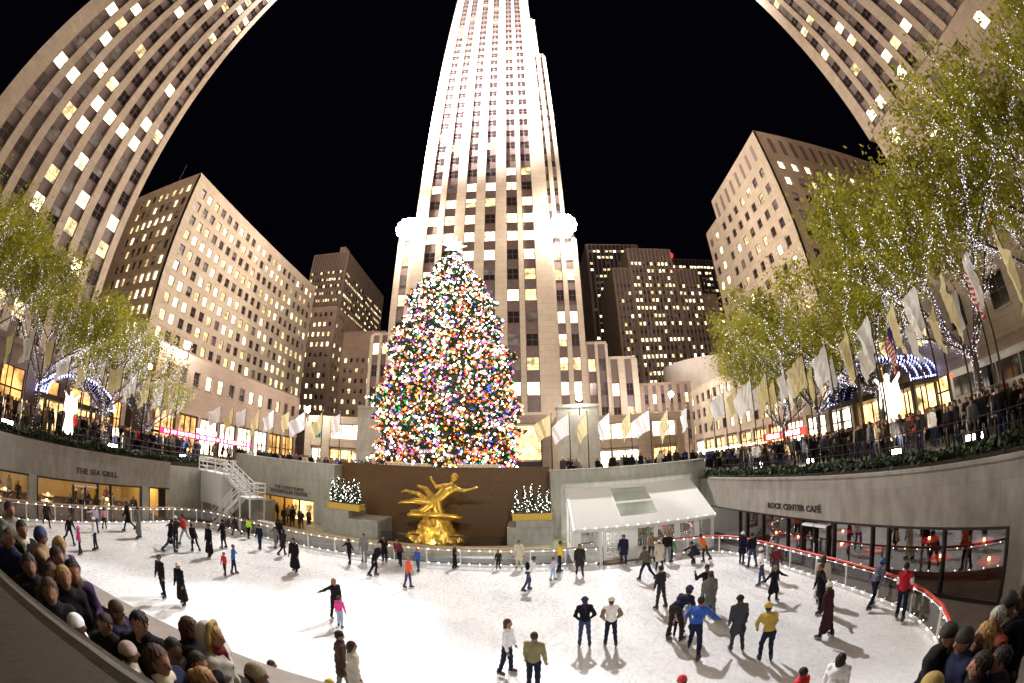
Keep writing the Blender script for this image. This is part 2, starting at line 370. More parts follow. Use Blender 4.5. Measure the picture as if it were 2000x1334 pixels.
ICE = LEFTP + [(6, 23.1)] + RIGHTP + [(-10, 3.7)]
g = MB(); g.prism(list(reversed(ICE)), -.019, .02, icem); tag(g.build('ice'), kind='structure')

# barrier: thing > post, panel, rail, bulb
redrail = mat('red_rail', (.62, .05, .035), .35); tanrail = mat('tan_rail', (.42, .28, .18), .4)
def resample(path, step):
    P = [Vector((*p, 0)) for p in path]; out = [P[0]]; acc = 0
    for a, b in zip(P, P[1:]):
        L_ = (b - a).length; t = step - acc
        while t < L_: out.append(a + (b - a) * (t / L_)); t += step
        acc = (acc + L_) % step
    return out
def barrier(path, rail, label, step=2.05):
    t = empty('rink_barrier', (path[0][0], path[0][1], 0), label, 'rink barrier'); o = t.location
    pts = resample(path, step)
    pm = MB(); pm.box(-.035, .035, -.035, .035, .02, 1.12, steel); pm.box(-.06, .06, -.06, .06, .02, .09, steel); pme = pm.mesh('post')
    for p in pts:
        link('post', pme, t, (p.x - o.x, p.y - o.y, 0))
    fine = resample(path, .5)
    m = MB(o); m.tube([(p.x, p.y, 1.15) for p in fine], .05, rail, 8); m.build('top_rail', t, True)
    m = MB(o); m.tube([(p.x, p.y, 1.02) for p in fine], .022, steel, 6); m.tube([(p.x, p.y, .16) for p in fine], .03, steel, 6); m.build('lower_rail', t, True)
    m = MB(o)
    for a, b in zip(fine, fine[1:]): m.quad((a.x, a.y, .2), (b.x, b.y, .2), (b.x, b.y, .98), (a.x, a.y, .98), rinkg)
    m.build('glass_panel', t)
    m = MB(o)
    for a, b in zip(fine, fine[1:]):
        d = (b - a).normalized(); nn = Vector((-d.y, d.x, 0)) * .05
        m.add([(a.x - nn.x, a.y - nn.y, .0), (b.x - nn.x, b.y - nn.y, .0), (b.x + nn.x, b.y + nn.y, .0), (a.x + nn.x, a.y + nn.y, .0), (a.x - nn.x, a.y - nn.y, .13), (b.x - nn.x, b.y - nn.y, .13), (b.x + nn.x, b.y + nn.y, .13), (a.x + nn.x, a.y + nn.y, .13)],
              [(4, 5, 6, 7), (0, 1, 5, 4), (2, 3, 7, 6), (1, 2, 6, 5), (3, 0, 4, 7)], steel)
    m.build('kick_board', t)
    bp = [(p, z) for p in resample(path, .62) for z in (1.06, .2)]
    cen = Vector((-5, 12, 0)); bm_ = MB(); bm_.octa((0, 0, 0), .032, bulbw); bme = bm_.mesh('bulb')
    bp.sort(key=lambda q: (q[0] - Vector((0, 0, 0))).length); rest = []
    for k, (p, z) in enumerate(bp):
        d = (cen - p).normalized() * .07; q = (p.x + d.x - o.x, p.y + d.y - o.y, z)
        if k < 100: link('bulb', bme, t, q)
        else: rest.append(q)
    if rest: tag(link('string_lights', bulbs_mesh('string_lights', rest, .032, [bulbw]), t), kind='stuff')
barrier(LEFTP, tanrail, 'glazed rink barrier with tan rail and small lights round the left and back')
barrier(RIGHTP, redrail, 'glazed rink barrier with a curved red top rail on the right of the ice')

# ---------------------------------------------------------------- lettering
def lettering(text, size, loc, rot, m, parent, name='lettering', depth=.015, bold=.012, sx=1.):
    c = bpy.data.curves.new(name, 'FONT'); c.body = text; c.size = size; c.extrude = depth; c.offset = bold
    c.align_x = 'CENTER'; c.align_y = 'CENTER'; c.space_character = 1.08
    o = bpy.data.objects.new('tmp', c); COL.objects.link(o); dg = bpy.context.evaluated_depsgraph_get()
    me = bpy.data.meshes.new_from_object(o.evaluated_get(dg)); bpy.data.objects.remove(o)
    me.materials.clear(); me.materials.append(m); q = link(name, me, parent); q.location = loc; q.rotation_euler = rot; q.scale = (sx, 1, 1); return q
letm = mat('bronze_letters', (.03, .026, .022), .5)

# ---------------------------------------------------------------- restaurant walls either side of the ice
def room_mats(c, s): return em('room_%d' % int(c[1] * 1000 + s * 10), c, s)
def shopfront(X, sgn, y0, y1, zl, zt, pillars, mulls, doors, inner, gm, name, label, back_c, text, ty, tz, tsize, tstr):
    """wall plane x = X; sgn = +1 when the ice lies on the +x side; zl lintel, zt top"""
    t = empty(name, (X, (y0 + y1) / 2, 0), label, 'wall'); o = t.location
    m = MB(o); m.box(X, X - sgn * 1.5, y0, y1, zl, zt, inner); m.box(X + sgn * .06, X - sgn * 1.55, y0, y1, zt, zt + .12, conc); m.build('facing', t)
    m = MB(o)
    for a, b in pillars: m.box(X, X - sgn * .5, a, b, 0, zl, conc2)
    m.build('pillar', t)
    D = 7.5
    m = MB(o); m.box(X - sgn * .1, X - sgn * D, y0, y1, -.02, .06, mat('carpet', (.09, .05, .035), .9))
    m.box(X - sgn * D, X - sgn * (D + .2), y0, y1, 0, zl + .4, back_c); m.box(X - sgn * .6, X - sgn * D, y0, y1, zl + .15, zl + .3, mat('room_ceiling', (.5, .4, .3), .9))
    m.box(X - sgn * .5, X - sgn * D, y0 - .2, y0, 0, zl + .3, back_c); m.box(X - sgn * .5, X - sgn * D, y1, y1 + .2, 0, zl + .3, back_c); m.build('dining_room', t)
    m = MB(o); m.quad((X - sgn * .12, y0, .1), (X - sgn * .12, y1, .1), (X - sgn * .12, y1, zl), (X - sgn * .12, y0, zl), gm); m.build('glazing', t)
    fm = MB(o); fm.box(X - .01 * sgn, X - sgn * .2, y0, y1, zl - .1, zl - .002, darkm); fm.box(X - .01 * sgn, X - sgn * .2, y0, y1, .0, .12, darkm)
    for y in mulls: fm.box(X - .015 * sgn, X - sgn * .22, y - .05, y + .05, .12, zl - .1, darkm)
    fm.build('window_frame', t)
    for a, b in doors:
        dm = MB(o); c = (a + b) / 2
        for y in (a, c, b): dm.box(X + sgn * .03, X - sgn * .14, y - .05, y + .05, .05, zl - .25, darkm)
        dm.box(X + sgn * .03, X - sgn * .14, a, b, zl - .35, zl - .25, steel); d_ = dm.build('door', t)
        hm = MB(o); hm.box(X + sgn * .09, X + sgn * .05, c - .12, c - .08, .8, 1.3, steel); hm.build('handle', d_)
    lettering(text, tsize, (X + sgn * .02 - o.x, ty - o.y, tz), (R(90), 0, R(90 if sgn > 0 else -90)), letm, t, sx=tstr)
    return t
cur = noisy('yellow_curtain', (.62, .42, .12), (.75, .55, .2), 1.2, .8, aniso=(3, 3, .05)); curr = noisy('red_curtain', (.30, .09, .06), (.16, .05, .04), 1.2, .8, aniso=(3, 3, .05))
sea = shopfront(PX0, 1, -2, 20.6, 2.5, 4.28, [(8.7, 9.25), (17.9, 18.55), (2.6, 3.2)], [5.9, 9.3, 14.0, 15.1, 17.85, 18.6], [(12.0, 13.9)], conc, clear, 'restaurant_wall',
    'weathered stone wall and lit restaurant front on the left of the ice', cur, 'THE SEA GRILL', 13.9, 3.1, .46, 1.05)
caf = shopfront(PX1, -1, 4.9, 26.5, 2.42, 4.32, [], [5.0, 7.6, 10.3, 11.2, 13.6, 16.0, 17.2, 19.6, 21.4, 22.3], [(14.0, 15.9)], conc, cafeg, 'restaurant_wall',
    'concrete wall and dark reflecting restaurant front on the right of the ice', curr, 'ROCK CENTER CAFÉ', 16.7, 2.9, .42, 1.08)
m = MB(caf.location); m.box(PX1, PX1 + 1.4, -6, 4.9, 0, 4.32, conc); m.box(PX1 - .06, PX1 + 1.55, -6, 4.9, 4.32, 4.44, conc); m.box(PX1 - .25, PX1, 3.2, 4.2, 0, 2.35, conc2); m.build('end_wall', caf)
for y in (1, 5.5, 10.5, 15.5, 19.5): lamp('dining_lamp', 'POINT', (PX0 - 3, y, 2.2), 150, (1, .72, .36), .15)
for y in (7, 12.5, 18, 23): lamp('dining_lamp', 'POINT', (PX1 + 3.5, y, 2.1), 30, (1, .42, .22), .15)
# candles and lamps inside, counted things
cm = MB(); cm.box(-.06, .06, -.06, .06, .74, .86, em('candle', (1, .6, .2), 18)); cm.tube([(0, 0, 0), (0, 0, .72)], .04, blackm); cm.tube([(0, 0, .7), (0, 0, .74)], .45, mat('table_cloth', (.7, .62, .5), .8), 14)
for part, me in (('d', cm.mesh('table')),):
    k = 0
    for X, ys in ((PX0 - 1.6, (1.2, 4.2, 6.8, 10.6, 15.9, 19.4)), (PX0 - 3.6, (3, 8, 11.5, 16.8))):
        for y in ys: tag(link('restaurant_table', me, None, (X, y, .06)), 'round candlelit table inside the left restaurant', 'table', 'tables in the left restaurant')
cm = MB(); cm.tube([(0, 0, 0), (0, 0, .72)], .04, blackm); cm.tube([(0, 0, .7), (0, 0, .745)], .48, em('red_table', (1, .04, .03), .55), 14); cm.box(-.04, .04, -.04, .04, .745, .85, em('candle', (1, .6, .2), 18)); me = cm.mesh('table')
for X, ys in ((PX1 + 1.6, (6.3, 8.6, 12.4, 14.6, 18.2, 20.4)), (PX1 + 3.6, (7.5, 10.5, 16.5))):
    for y in ys: tag(link('restaurant_table', me, None, (X, y, .06)), 'round red table with a candle inside the right restaurant', 'table', 'tables in the right restaurant')
# back flank walls, brown granite recess, ledges
def wallthing(name, label, org): return empty(name, org, label, 'wall')
WZ = 5.75
t = wallthing('back_wall', 'grey granite back wall left of the gilded figure with a glazed entrance', (-19, PY1, 0)); o = t.location
m = MB(o)
m.box(-24.9, -22.5, PY1, PY1 + 1.9, 0, WZ, conc2); m.box(-16.4, -14.6, PY1, PY1 + 1.9, 0, WZ, conc2); m.box(-22.5, -16.4, PY1, PY1 + 1.9, 2.75, WZ, conc2)
m.box(-27, -24.9, PY1 + .6, PY1 + 1.9, 0, 4.3, conc2); m.box(PX0 - 1.5, PX0, 20.6, PY1 + .6, 0, 4.2, conc2)
m.build('facing', t)
m = MB(o); m.box(-25, -14.5, PY1 - .05, PY1 + 1.95, WZ, WZ + .08, conc2); m.build('coping', t)
m = MB(o); m.box(-22.5, -16.4, PY1 + 6, PY1 + 6.2, 0, 3, glow_y); m.box(-22.5, -22.4, PY1, PY1 + 6, 0, 2.75, cur); m.box(-16.5, -16.4, PY1, PY1 + 6, 0, 2.75, cur); m.box(-22.5, -16.4, PY1 + .1, PY1 + 6, 2.7, 2.75, cur); m.build('entrance_hall', t)
m = MB(o)
for x in (-22.45, -20.9, -19.4, -17.9, -16.45): m.box(x - .05, x + .05, PY1 + .08, PY1 + .2, 0, 2.75, darkm)
m.box(-22.5, -16.4, PY1 + .08, PY1 + .2, 2.65, 2.75, darkm); m.build('window_frame', t)
m = MB(o); m.quad((-22.5, PY1 + .14, 0), (-16.4, PY1 + .14, 0), (-16.4, PY1 + .14, 2.7), (-22.5, PY1 + .14, 2.7), clear); m.build('glazing', t)
lettering('THE CONCOURSE', .34, (-18.9 - o.x, -.02, 3.52), (R(90), 0, 0), letm, t, bold=.008)
lettering('ROCKEFELLER CENTER', .34, (-18.9 - o.x, -.02, 3.13), (R(90), 0, 0), letm, t, bold=.008)
m = MB(o); m.box(-20.95, -16.85, PY1 - .03, PY1 + .01, 3.3, 3.33, letm); m.build('rule_line', t)
lamp('hall_lamp', 'POINT', (-19.5, PY1 + 3, 2.3), 90, (1, .72, .4), .2)
t = wallthing('back_wall', 'plain grey granite back wall behind the white marquee', (7, PY1, 0)); o = t.location
m = MB(o); m.box(1.7, 12.4, PY1, PY1 + 1.9, 0, WZ, conc2); m.box(12.4, 13.6, PY1 + .3, PY1 + 1.9, 0, WZ, conc2); m.box(PX1, PX1 + 1.5, 26.5, PY1 + .3, 0, 4.32, conc); m.build('facing', t)
m = MB(o); m.box(1.65, 13.65, PY1 - .05, PY1 + 1.95, WZ, WZ + .08, conc2); m.build('coping', t)
t = wallthing('granite_wall', 'polished reddish brown granite wall behind the gilded figure', (-6.4, 29.3, 0)); o = t.location
m = MB(o); m.box(-14.6, 1.7, 29.3, 30, 0, 5.95, redgr); m.build('facing', t)
m = MB(o); m.box(-14.6, 1.7, 29.25, 30.1, 5.95, 6.08, redgr); m.build('coping', t)
for x0, x1, lab in ((-14.6, -10.2, 'left'), (-1.3, 1.7, 'right')):
    m = MB(((x0 + x1) / 2, 27.3, 0)); m.box(x0, x1, 26.1, 29.28, 0, 2.05, conc2)
    if lab == 'left': m.box(-14.6, -12.4, 26.0, 29.26, 2.05, 2.62, conc2)
    else: m.box(-.7, 1.7, 26.0, 29.26, 2.05, 2.5, conc2)
    tag(m.build('stone_ledge'), 'stepped grey stone ledge %s of the gilded figure carrying a planter' % lab, 'ledge')
# fountain rim, covered basin, black railing
m = MB((-6, 25, 0)); m.prism([(-17, 24.3), (2.2, 24.3), (3.1, 27.9), (1.7, 27.9), (1.7, 26.0), (-16.0, 26.0), (-16.4, 27.9), (-22, 27.9)][::1], .0, .32, lightgrey); tag(m.build('basin_cover'), 'flat pale grey cover over the fountain basin behind the barrier', 'cover')
m = MB((-6, 26, 0))
for i in range(24):
    a = -15.5 + 17 * i / 24; b = -15.5 + 17 * (i + 1) / 24; f = lambda x: 26.1 - 1.0 * (1 - ((x + 7) / 8.5) ** 2)
    m.add([(a, f(a), .3), (b, f(b), .3), (b, f(b) + .7, .3), (a, f(a) + .7, .3), (a, f(a), .78), (b, f(b), .78), (b, f(b) + .7, .78), (a, f(a) + .7, .78)], [(0, 1, 5, 4), (4, 5, 6, 7), (2, 3, 7, 6), (1, 2, 6, 5), (3, 0, 4, 7)], beige)
m.box(-16.3, -13, 26.4, 27.9, .3, .95, beige); m.box(.2, 2.6, 26.2, 27.5, .3, .95, beige)
tag(m.build('fountain_rim'), 'low curved beige stone rim in front of the gilded figure', 'rim')
t = empty('railing', (-6, 27, 0), 'low black railing at the foot of the gilded figure', 'railing'); m = MB(t.location)
for k in range(70):
    x = -10.1 + 8.8 * k / 69; m.box(x - .015, x + .015, 26.75, 26.78, .4, 1.25, blackm)
m.build('baluster', t); m = MB(t.location); m.box(-10.2, -1.3, 26.74, 26.79, 1.22, 1.28, blackm); m.box(-10.2, -1.3, 26.74, 26.79, .5, .54, blackm); m.build('rail', t)
# planters with little lit firs
fir = None
for cx, zb, nm, nfir, lab in ((-12.9, 2.62, 5, 6, 'left'), (.35, 2.5, 5, 5, 'right')):
    t = empty('planter', (cx, 26.6, zb), 'yellow planter box on the ledge %s of the gilded figure' % lab, 'planter'); m = MB((cx, 26.6, zb))
    W = 1.3; m.box(cx - W, cx + W, 26.15, 27.1, zb, zb + .42, yel); m.box(cx - W - .04, cx + W + .04, 26.11, 27.14, zb + .42, zb + .48, yel); m.build('trough', t)
    m = MB((cx, 26.6, zb)); m.box(cx - W + .05, cx + W - .05, 26.2, 27.05, zb + .48, zb + .5, mat('soil', (.03, .02, .015), .95)); m.build('soil', t)
    for k in range(nfir):
        x = cx - W + .25 + (2 * W - .5) * k / (nfir - 1); h = rnd.uniform(1.5, 1.95); gg = np.random.default_rng(k + int(cx * 10) % 97)
        f = empty('small_fir', (x, 26.6 + rnd.uniform(-.12, .12), zb + .5), 'small fir tree wrapped in white lights, number %d from the left in the %s planter' % (k + 1, lab), 'fir tree', 'lit firs in the planters')
        m = MB(); m.tube([(0, 0, 0), (0, 0, h * .95)], [.03, .008], bark, 5); m.build('trunk', f)
        n = 420; zz = gg.uniform(.05, 1, n); rr_ = (1.02 - zz) * .24 * np.sqrt(gg.uniform(.1, 1, n)) + .01; aa = gg.uniform(0, 6.283, n)
        link('needles', leaf_mesh('needles', np.stack([rr_ * np.cos(aa), rr_ * np.sin(aa), zz * h], 1), .07, [leafm], k), f)
        n = 34; zz = np.linspace(.04, 1, n); rr_ = ((1.04 - zz) * .25 + .02) * gg.uniform(.6, 1.25, n); aa = gg.uniform(0, 6.28, n)
        link('string_lights', bulbs_mesh('string_lights', np.stack([rr_ * np.cos(aa), rr_ * np.sin(aa), zz * h], 1), gg.uniform(.014, .032, n), [bulbw]), f)['kind'] = 'stuff'
# gilded sculpture: a plain generic reclining figure on a tapering rock, a smooth band round the rock
t = empty('gilded_sculpture', (-6.4, 27.6, .35), 'gilded reclining figure on a tapering gilded rock in front of the brown wall', 'sculpture')
V, Q = sdf_mesh([('e', (0, 0, .35), (2.15, 1.3, .8)), ('c', (-.5, 0, .5), (-.15, 0, 1.5), 1.15, .9), ('c', (.55, 0, .5), (.3, 0, 1.5), 1.15, .85), ('c', (0, 0, 1.5), (.1, 0, 2.5), 1.0, .55), ('c', (.1, 0, 2.4), (.15, -.2, 3.1), .5, .3), ('e', (-1.5, -.4, .5), (.6, .5, .6)), ('e', (1.6, -.3, .45), (.6, .5, .6))], .08)
V = V + .05 * np.stack([np.sin(5 * V[:, 2] + 3 * V[:, 0]), np.sin(7 * V[:, 0] + 4 * V[:, 2]), .6 * np.sin(6 * V[:, 0] - 5 * V[:, 1])], 1) + .02 * np.sin(17 * V[:, [2, 0, 1]])
link('rock', npmesh('rock', V, Q, [gold], None, True), t)
def rc(a, b, ra, rb): return ('c', a, b, ra, rb)
V, Q = sdf_mesh([rc((-.35, -.5, 3.15), (.45, -.5, 3.65), .36, .33), rc((.45, -.5, 3.65), (.95, -.5, 4.15), .36, .42), ('e', (1.15, -.5, 4.28), (.55, .33, .36)), rc((1.2, -.5, 4.4), (1.38, -.52, 4.78), .15, .13),
    ('e', (1.5, -.56, 5.02), (.26, .29, .33)), rc((1.5, -.7, 4.3), (2.15, -.8, 4.12), .17, .13), rc((2.15, -.8, 4.12), (2.85, -.9, 4.28), .13, .085), ('e', (3.0, -.92, 4.36), (.19, .08, .1)),
    rc((.8, -.5, 4.45), (.25, -.6, 4.35), .17, .13), rc((.25, -.6, 4.35), (-.1, -.7, 4.85), .12, .08), ('e', (-.13, -.72, 4.98), (.1, .08, .15)),
    rc((-.4, -.6, 3.2), (-1.25, -.75, 3.3), .29, .2), rc((-1.25, -.75, 3.3), (-2.2, -.7, 3.15), .19, .1), rc((-2.2, -.7, 3.15), (-2.5, -.75, 3.05), .1, .06),
    rc((-.4, -.35, 3.2), (-1.2, -.3, 3.75), .28, .2), rc((-1.2, -.3, 3.75), (-2.1, -.3, 3.95), .18, .1), rc((-2.1, -.3, 3.95), (-2.4, -.35, 3.85), .1, .06)], .055)
link('figure', npmesh('figure', V, Q, [gold], None, True), t)
V, Q = sdf_mesh([rc((-.2, -.2, 3.5), (-.7, .0, 4.1), .3, .22), rc((-.7, 0, 4.1), (-1.25, 0, 4.3), .2, .12), rc((-.1, -.4, 3.2), (-.8, -.8, 2.6), .34, .25), rc((-.8, -.8, 2.6), (-1.5, -.85, 2.55), .2, .1), rc((.3, -.4, 3.3), (.5, -.7, 2.7), .3, .2)], .06)
link('drapery', npmesh('drapery', V, Q, [gold], None, True), t)
m = MB()
pts = [(1.85 * math.cos(2 * math.pi * k / 36), 1.05 * math.sin(2 * math.pi * k / 36) - .3, 2.2 - .28 * math.sin(2 * math.pi * k / 36)) for k in range(37)]
m.tube(pts, .13, gold, 8, False); m.build('band', t, True)
lamp('sculpture_spot', 'SPOT', (-9.6, 25.6, .9), 330, (1, .78, .38), .1, target=(-6.2, 27.4, 3.2), spot=70, blend=.7)
lamp('sculpture_spot', 'SPOT', (-3.2, 25.6, .9), 330, (1, .78, .38), .1, target=(-6.2, 27.4, 3.2), spot=70, blend=.7)
lamp('wall_washer', 'SPOT', (-6.4, 26.3, .8), 330, (1, .72, .36), .2, target=(-6.4, 29.3, 4), spot=150, blend=.9)

# ---------------------------------------------------------------- near terrace, ledge and the parapet beside the camera
g = MB(); g.box(-30, .6, -1.2, 3.2, -.4, 2.7, pave); g.box(2.55, 14, -1.2, 2.3, -.4, 2.7, pave); tag(g.build('terrace_ground'), kind='structure')
outer = [(-30, -1), (-14, 1.6), (-9.5, 2.75), (-7.3, 3.2), (-5.3, 3.45), (-3.7, 3.6), (.6, 3.7)]
m = MB((-5, 3.3, 0)); n = len(outer)
for (a, b) in zip(outer, outer[1:]):
    for z0, z1, w0, w1, mm in ((0, 3.55, .06, .34, ledgem), (3.55, 3.7, 0, .42, ledgem)):
        m.add([(a[0], a[1] - w1, z0), (b[0], b[1] - w1, z0), (b[0], b[1] - w0, z0), (a[0], a[1] - w0, z0), (a[0], a[1] - w1, z1), (b[0], b[1] - w1, z1), (b[0], b[1] - w0, z1), (a[0], a[1] - w0, z1)],
              [(0, 1, 5, 4), (4, 5, 6, 7), (2, 3, 7, 6), (1, 2, 6, 5), (3, 0, 4, 7)], mm)
tag(m.build('terrace_ledge'), 'pale stone ledge between the near spectators and the ice', 'ledge')
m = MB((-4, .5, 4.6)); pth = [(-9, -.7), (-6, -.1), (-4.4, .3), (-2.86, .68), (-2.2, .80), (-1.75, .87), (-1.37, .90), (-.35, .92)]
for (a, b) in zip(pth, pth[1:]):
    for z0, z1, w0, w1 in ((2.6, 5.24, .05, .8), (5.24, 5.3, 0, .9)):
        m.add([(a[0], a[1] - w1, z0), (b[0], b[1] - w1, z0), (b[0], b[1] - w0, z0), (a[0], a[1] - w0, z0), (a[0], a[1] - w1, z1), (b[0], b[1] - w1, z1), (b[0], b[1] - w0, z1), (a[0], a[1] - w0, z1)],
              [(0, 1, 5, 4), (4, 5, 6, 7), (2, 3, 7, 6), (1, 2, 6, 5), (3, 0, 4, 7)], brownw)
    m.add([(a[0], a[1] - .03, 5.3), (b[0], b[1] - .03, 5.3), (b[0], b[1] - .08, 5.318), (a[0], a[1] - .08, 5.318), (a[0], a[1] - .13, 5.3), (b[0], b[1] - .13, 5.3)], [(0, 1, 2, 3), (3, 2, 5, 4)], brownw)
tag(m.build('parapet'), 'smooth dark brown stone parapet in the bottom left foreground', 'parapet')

# hedges on both promenades, with low rails
def hedge(y0, y1, x0, x1, z0, z1, label, seed, n):
    t = empty('hedge', ((x0 + x1) / 2, (y0 + y1) / 2, z0), label, 'hedge'); o = t.location
    gg = np.random.default_rng(seed); P = np.stack([gg.uniform(x0, x1, n), gg.uniform(y0, y1, n), gg.uniform(0, 1, n) ** .6], 1)
    P[:, 2] = z0 + P[:, 2] * (z1 - z0) * (.75 + .25 * np.sin(P[:, 1] * 2.1) * np.cos(P[:, 1] * .7))
    link('foliage', leaf_mesh('foliage', P - np.array(o), .11, [hedgem], seed), t)
    m = MB(o); m.box(x0, x1, y0, y1, z0 - .25, z0 + .1, mat('soil', (.03, .02, .015), .95)); m.build('bed', t)
hedge(-2, 27, PX0 - 1.5, PX0 - .15, 4.4, 4.95, 'dark clipped hedge along the top of the left restaurant wall', 5, 9000)
hedge(-3, 27.6, PX1 + .15, PX1 + 1.5, 4.46, 4.98, 'dark hedge along the top of the right restaurant wall', 6, 9000)
for X, lab in ((PX0 - 1.75, 'left'), (PX1 + 1.75, 'right')):
    t = empty('railing', (X, 12, PL), 'thin dark railing behind the hedge on the %s promenade' % lab, 'railing'); m = MB(t.location)
    for z in (.55, 1.0): m.tube([(X, -3, PL + z), (X, 27.5, PL + z)], .022, darkm, 5)
    m.build('rail', t)
    pm = MB(); pm.box(-.025, .025, -.025, .025, 0, 1.0, darkm); pme = pm.mesh('post')
    for k in range(13): link('post', pme, t, (0, -15 + k * 2.5, 0))

# ---------------------------------------------------------------- white stair by the back left corner
t = empty('white_stair', (-21, 24.5, 0), 'white painted metal stair with railings in the back left corner of the rink', 'stair'); o = t.location
m = MB(o); m.box(-25.6, -22.6, 23.9, 25.5, 3.95, 4.1, steel); m.build('upper_landing', t)
m = MB(o); m.box(-25.4, -22.9, 24.0, 25.4, 1.55, 3.95, steel); m.build('boxed_column', t)
for x, y in ((-25.3, 24.1), (-23.0, 24.1), (-25.3, 25.3), (-23.0, 25.3)):
    m = MB(o); m.box(x - .05, x + .05, y - .05, y + .05, 0, 1.55, steel); m.build('leg', t)
def flight(p, q, wy, n, nm):
    m = MB(o)
    for k in range(n):
        f = k / n; x = p[0] + (q[0] - p[0]) * f; z = p[1] + (q[1] - p[1]) * (f + .5 / n); x2 = p[0] + (q[0] - p[0]) * (f + 1 / n)
        m.box(x, x2, wy[0], wy[1], z - .03, z + .03, steel)
    m.build('tread', t)
    for y in wy:
        m = MB(o); m.add([(p[0], y - .04, p[1] - .28), (q[0], y - .04, q[1] - .28), (q[0], y - .04, q[1] + .05), (p[0], y - .04, p[1] + .05), (p[0], y + .04, p[1] - .28), (q[0], y + .04, q[1] - .28), (q[0], y + .04, q[1] + .05), (p[0], y + .04, p[1] + .05)],
              [(0, 1, 2, 3), (7, 6, 5, 4), (3, 2, 6, 7), (0, 4, 5, 1), (0, 3, 7, 4), (1, 5, 6, 2)], steel); m.build('stringer', t)
        m = MB(o)
        for dz in (.4, .7, 1.05): m.tube([(p[0], y, p[1] + dz), (q[0], y, q[1] + dz)], .035, steel, 6)
        for k in range(5):
            f = k / 4; x = p[0] + (q[0] - p[0]) * f; z = p[1] + (q[1] - p[1]) * f; m.box(x - .035, x + .035, y - .035, y + .035, z, z + 1.05, steel)
        m.build('handrail', t)
flight((-22.9, 4.05), (-20.6, 2.75), (24.5, 25.4), 8, 'upper')
flight((-20.6, 2.7), (-23.4, .1), (23.55, 24.4), 13, 'lower')
m = MB(o); m.box(-20.6, -19.4, 23.5, 25.5, 2.64, 2.76, steel)
for x, y in ((-20.5, 23.6), (-19.5, 23.6), (-19.5, 25.4)): m.box(x - .05, x + .05, y - .05, y + .05, 0, 2.64, steel)
m.build('middle_landing', t)
m = MB(o)
for dz in (.35, .7, 1.05):
    m.tube([(-20.6, 25.45, 2.76 + dz), (-19.45, 25.45, 2.76 + dz), (-19.45, 23.55, 2.76 + dz)], .035, steel, 6)
for x, y in ((-19.45, 23.55), (-19.45, 24.5), (-19.45, 25.45), (-20.5, 25.45)): m.box(x - .035, x + .035, y - .035, y + .035, 2.76, 3.8, steel)
m.build('guard_rail', t)
m = MB(o)
for dz in (.35, .7, 1.05): m.tube([(-22.6, 25.45, 4.1 + dz), (-25.6, 25.45, 4.1 + dz), (-25.6, 23.95, 4.1 + dz), (-22.6, 23.95, 4.1 + dz)], .035, steel, 6)
for x in (-25.6, -24.6, -23.6, -22.6): m.box(x - .035, x + .035, 23.91, 23.98, 4.1, 5.15, steel)
for a, b in ((-24.6, -25.6), (-23.6, -22.6)): m.tube([(a, 23.95, 4.1), (b, 23.95, 5.1)], .025, steel, 5)
m.build('guard_rail', t)
m = MB(o); m.box(-20.9, -19.55, 25.6, 27.0, 0, 2.5, conc2); m.build('base_block', t)
m = MB((-18.3, 24.6, 0)); m.box(-19.3, -17.7, 24.3, 25.0, 0, 1.05, fabw); m.box(-19.35, -17.65, 24.25, 25.05, 1.05, 1.1, steel); tag(m.build('storage_box'), 'low white storage box beside the foot of the white stair', 'box')

# ---------------------------------------------------------------- marquee
t = empty('marquee', (7.2, 25, 0), 'white fabric marquee with windows and a clear roof panel in the back right corner', 'tent'); o = t.location
TX0, TX1, TY0, TY1, ZE, ZR = 2.75, 11.9, 23.7, 27.75, 2.3, 4.5
def rz(y): return ZE + (ZR - ZE) * (y - TY0) / (TY1 - TY0)
m = MB(o)
def panel(xa, xb, ya, yb, mm, dz=0.):
    m.add([(xa, ya, rz(ya) + dz), (xb, ya, rz(ya) + dz), (xb, yb, rz(yb) + dz), (xa, yb, rz(yb) + dz), (xa, ya, rz(ya) + dz - .04), (xb, ya, rz(ya) + dz - .04), (xb, yb, rz(yb) + dz - .04), (xa, yb, rz(yb) + dz - .04)],
          [(0, 1, 2, 3), (7, 6, 5, 4), (0, 4, 5, 1), (2, 6, 7, 3), (1, 5, 6, 2), (0, 3, 7, 4)], mm)
ws = (5.75, 8.35)
panel(TX0 - .1, ws[0], TY0 - .15, TY1, fabw); panel(ws[1], TX1 + .1, TY0 - .15, TY1, fabw)
panel(ws[0], ws[1], TY0 - .15, TY0 + .75, fabw); panel(ws[0], ws[1], TY0 + 2.05, TY0 + 2.25, fabw); panel(ws[0], ws[1], TY1 - .3, TY1, fabw)
for x in (TX0, ws[0], ws[1], TX1): m.add([(x - .04, TY0 - .15, rz(TY0 - .15) + .035), (x + .04, TY0 - .15, rz(TY0 - .15) + .035), (x + .04, TY1, rz(TY1) + .035), (x - .04, TY1, rz(TY1) + .035)], [(0, 1, 2, 3)], steel)
m.build('roof', t)
m = MB(o); panel(ws[0], ws[1], TY0 + .75, TY0 + 2.05, shopg, -.02); panel(ws[0], ws[1], TY0 + 2.25, TY1 - .3, shopg, -.02); m.build('clear_panel', t)
m = MB(o); n = 14
for k in range(n):
    a = TX0 - .1 + (TX1 - TX0 + .2) * k / n; b = TX0 - .1 + (TX1 - TX0 + .2) * (k + 1) / n; c = (a + b) / 2; y = TY0 - .17
    m.add([(a, y, ZE - .08), (b, y, ZE - .08), (b, y, ZE - .24), (c + .2, y - .01, ZE - .31), (c - .2, y - .01, ZE - .31), (a, y, ZE - .24)], [(5, 4, 3, 2, 1, 0)], fabw)
m.build('valance', t)
